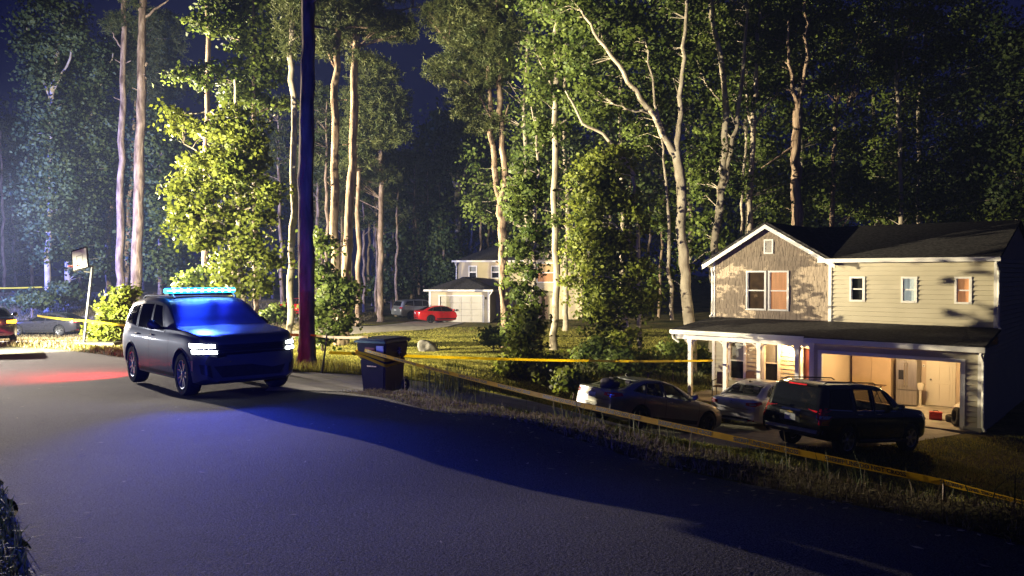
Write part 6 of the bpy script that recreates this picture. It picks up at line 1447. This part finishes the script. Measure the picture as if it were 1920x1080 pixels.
def offroad(X, Yc, m=.06): return ~inside(ROADPOLY, X, Yc) | (np.minimum(dist_pl(RE, X, Yc), dist_pl(LE, X, Yc)) < vnoise(X, Yc, .35, 8) * .5 - .02)
def offdrive(X, Yc): return (dist_pl(near_drive, X, Yc) > 2.3 + vnoise(X, Yc, .5, 4) * .3) & (dist_pl(far_drive, X, Yc) > 2.2)
def inview(X, Yc, m=120): u = 960 + F * X / np.maximum(Yc, .5); return (Yc > 2) & (u > -m) & (u < 1920 + m)
# short dry turf on the near bank
X, Yc = scatter(260000, -6, 12, 2, 20, 1, lambda x, y, r: inview(x, y) & offroad(x, y) & offdrive(x, y) & (dist_pl(RE, x, y) < 2.6) & (dist_pl(LE, x, y) > 3) & (r.rand(len(x)) < np.clip(1.15 - dist_pl(RE, x, y) * .2 + vnoise(x, y, .6, 12) * 1.6, 0, 1)))
blades('bank_turf', X, Yc, .075, .009, M['drygrass'], 2, .9)
# tall weeds behind the crest
X, Yc = scatter(60000, -6, 13, 2, 22, 3, lambda x, y, r: inview(x, y) & offroad(x, y) & offdrive(x, y) & ~inside(ROADPOLY, x, y) & (dist_pl(RE, x, y) > .72) & (dist_pl(RE, x, y) < 3.6) & (r.rand(len(x)) < np.clip(.12 + vnoise(x, y, .9, 13) * 1.1, 0, 1)))
blades('tall_weeds', X, Yc, .28, .011, M['weed'], 4, .5)
X, Yc = scatter(9000, -6, 13, 2, 22, 5, lambda x, y, r: inview(x, y) & ~inside(ROADPOLY, x, y) & offdrive(x, y) & (dist_pl(RE, x, y) > .75) & (dist_pl(RE, x, y) < 2.6) & (r.rand(len(x)) < np.clip(.10 + vnoise(x, y, .9, 14) * .9, 0, 1)))
blades('seed_heads', X, Yc, .42, .014, M['drygrass'], 6, .45)
# lawn between the road and the houses
X, Yc = scatter(480000, -16, 12, 15, 60, 7, lambda x, y, r: inview(x, y) & offroad(x, y) & offdrive(x, y) & ~HOUSE_MASK(x, y) & (dist_pl(RE, x, y) > .4) & (r.rand(len(x)) < np.clip(1.1 - (y - 15) * .02, .15, 1)))
blades('lawn_grass', X, Yc, .09, .028, M['grass'], 8, .6)
X, Yc = scatter(120000, -48, -12, 22, 72, 9, lambda x, y, r: inview(x, y) & offroad(x, y) & offdrive(x, y))
blades('field_grass', X, Yc, .15, .035, M['drygrass'], 10, .6)
X, Yc = scatter(60000, 3, 24, 8, 24, 15, lambda x, y, r: inview(x, y) & offroad(x, y) & offdrive(x, y) & ~HOUSE_MASK(x, y) & (dist_pl(RE, x, y) > 2.2))
blades('yard_grass', X, Yc, .09, .02, M['grass'], 16, .6)
# rank growth by the trees and the lane of tall stems behind the bin
X, Yc = scatter(42000, -3, 9, 21, 38, 11, lambda x, y, r: inview(x, y) & offdrive(x, y) & ~HOUSE_MASK(x, y) & (x > 1.2) & (y > 23.5 - x * .1) & (r.rand(len(x)) < np.clip(vnoise(x, y, 1.6, 16) * 1.8 + .1 + (y - 30) * .05, 0, 1)))
blades('rank_grass', X, Yc, .32, .03, M['weed'], 12, .4, (.62, .22))
q = at(845, 740, 17.2)
X, Yc = scatter(2400, q.x - 1.3, q.x + 1.6, q.y - .9, q.y + 1.2, 13, lambda x, y, r: r.rand(len(x)) < np.exp(-(((x - q.x) / .6) ** 2 + ((y - q.y) / .5) ** 2)))
blades('tall_stems', X, Yc, .62, .012, M['weed'], 14, .14, (.45, .2))
X, Yc = scatter(16000, -9, -2.8, 15.5, 24, 17, lambda x, y, r: inview(x, y) & offroad(x, y) & offdrive(x, y) & (dist_pl(RE, x, y) > .5) & (r.rand(len(x)) < np.clip(.4 + vnoise(x, y, 1.2, 18), 0, 1)))
blades('verge_grass', X, Yc, .26, .016, M['grass'], 18, .4, (.7, .2))
# left verge at the bottom corner
X, Yc = scatter(26000, -7, -1.6, 2.6, 9, 19, lambda x, y, r: inview(x, y, 250) & ~inside(ROADPOLY, x, y) & (dist_pl(LE, x, y) < 1.6))
blades('left_verge_grass', X, Yc, .10, .010, M['weed'], 20, .9, (.25, .15))
def flakes(name, X, Yc, size, mt, seed, lift, asp=3.5):
    rs = np.random.RandomState(seed); n = len(X); z = Hs(X, Yc) + lift
    a = rs.uniform(0, 6.28, n); s = size * rs.uniform(.4, 1.6, n); c, d = np.cos(a), np.sin(a)
    def pt(f, g, k): return np.c_[X + c * s * f - d * s * g, Yc + d * s * f + c * s * g, z + s * k]
    V = np.stack([pt(-.5, 0, .03), pt(0, -.5 / asp, .01), pt(.5, 0, .06), pt(0, .5 / asp, .03)], 1).reshape(-1, 3)
    return tag(np_mesh(name, V, np.arange(4 * n).reshape(n, 4), mt, None, np.repeat(rs.rand(n), 4)), kind='stuff')
X, Yc = scatter(420, -14, 4, 3.5, 22, 21, lambda x, y, r: inside(ROADPOLY, x, y))
flakes('leaf_litter', X, Yc, .06, M['litter'], 22, .004)
X, Yc = scatter(14000, -9, 9, 2, 20, 23, lambda x, y, r: (dist_pl(RE, x, y) < .35 + .35 * r.rand(len(x))) & (r.rand(len(x)) < .75))
flakes('verge_litter', X, Yc, .05, M['litter'], 24, .006, 2.5)

# ------------------------------------------------------------------ blue-tinted air added to imitate lens glare
m_, N_n, L_n, B_n = nodes('glare_tint_air'); N_n.remove(B_n)
pv = N_n.new('ShaderNodeVolumePrincipled'); pv.inputs['Color'].default_value = (.40, .52, 1, 1); pv.inputs['Density'].default_value = .00035; pv.inputs['Anisotropy'].default_value = .0
L_n.new(pv.outputs[0], N_n['Material Output'].inputs['Volume'])
m = MB(); m.b2(-130, 110, -12, 135, -6.5, 34); tag(m.build('glare_haze', m_), kind='stuff')
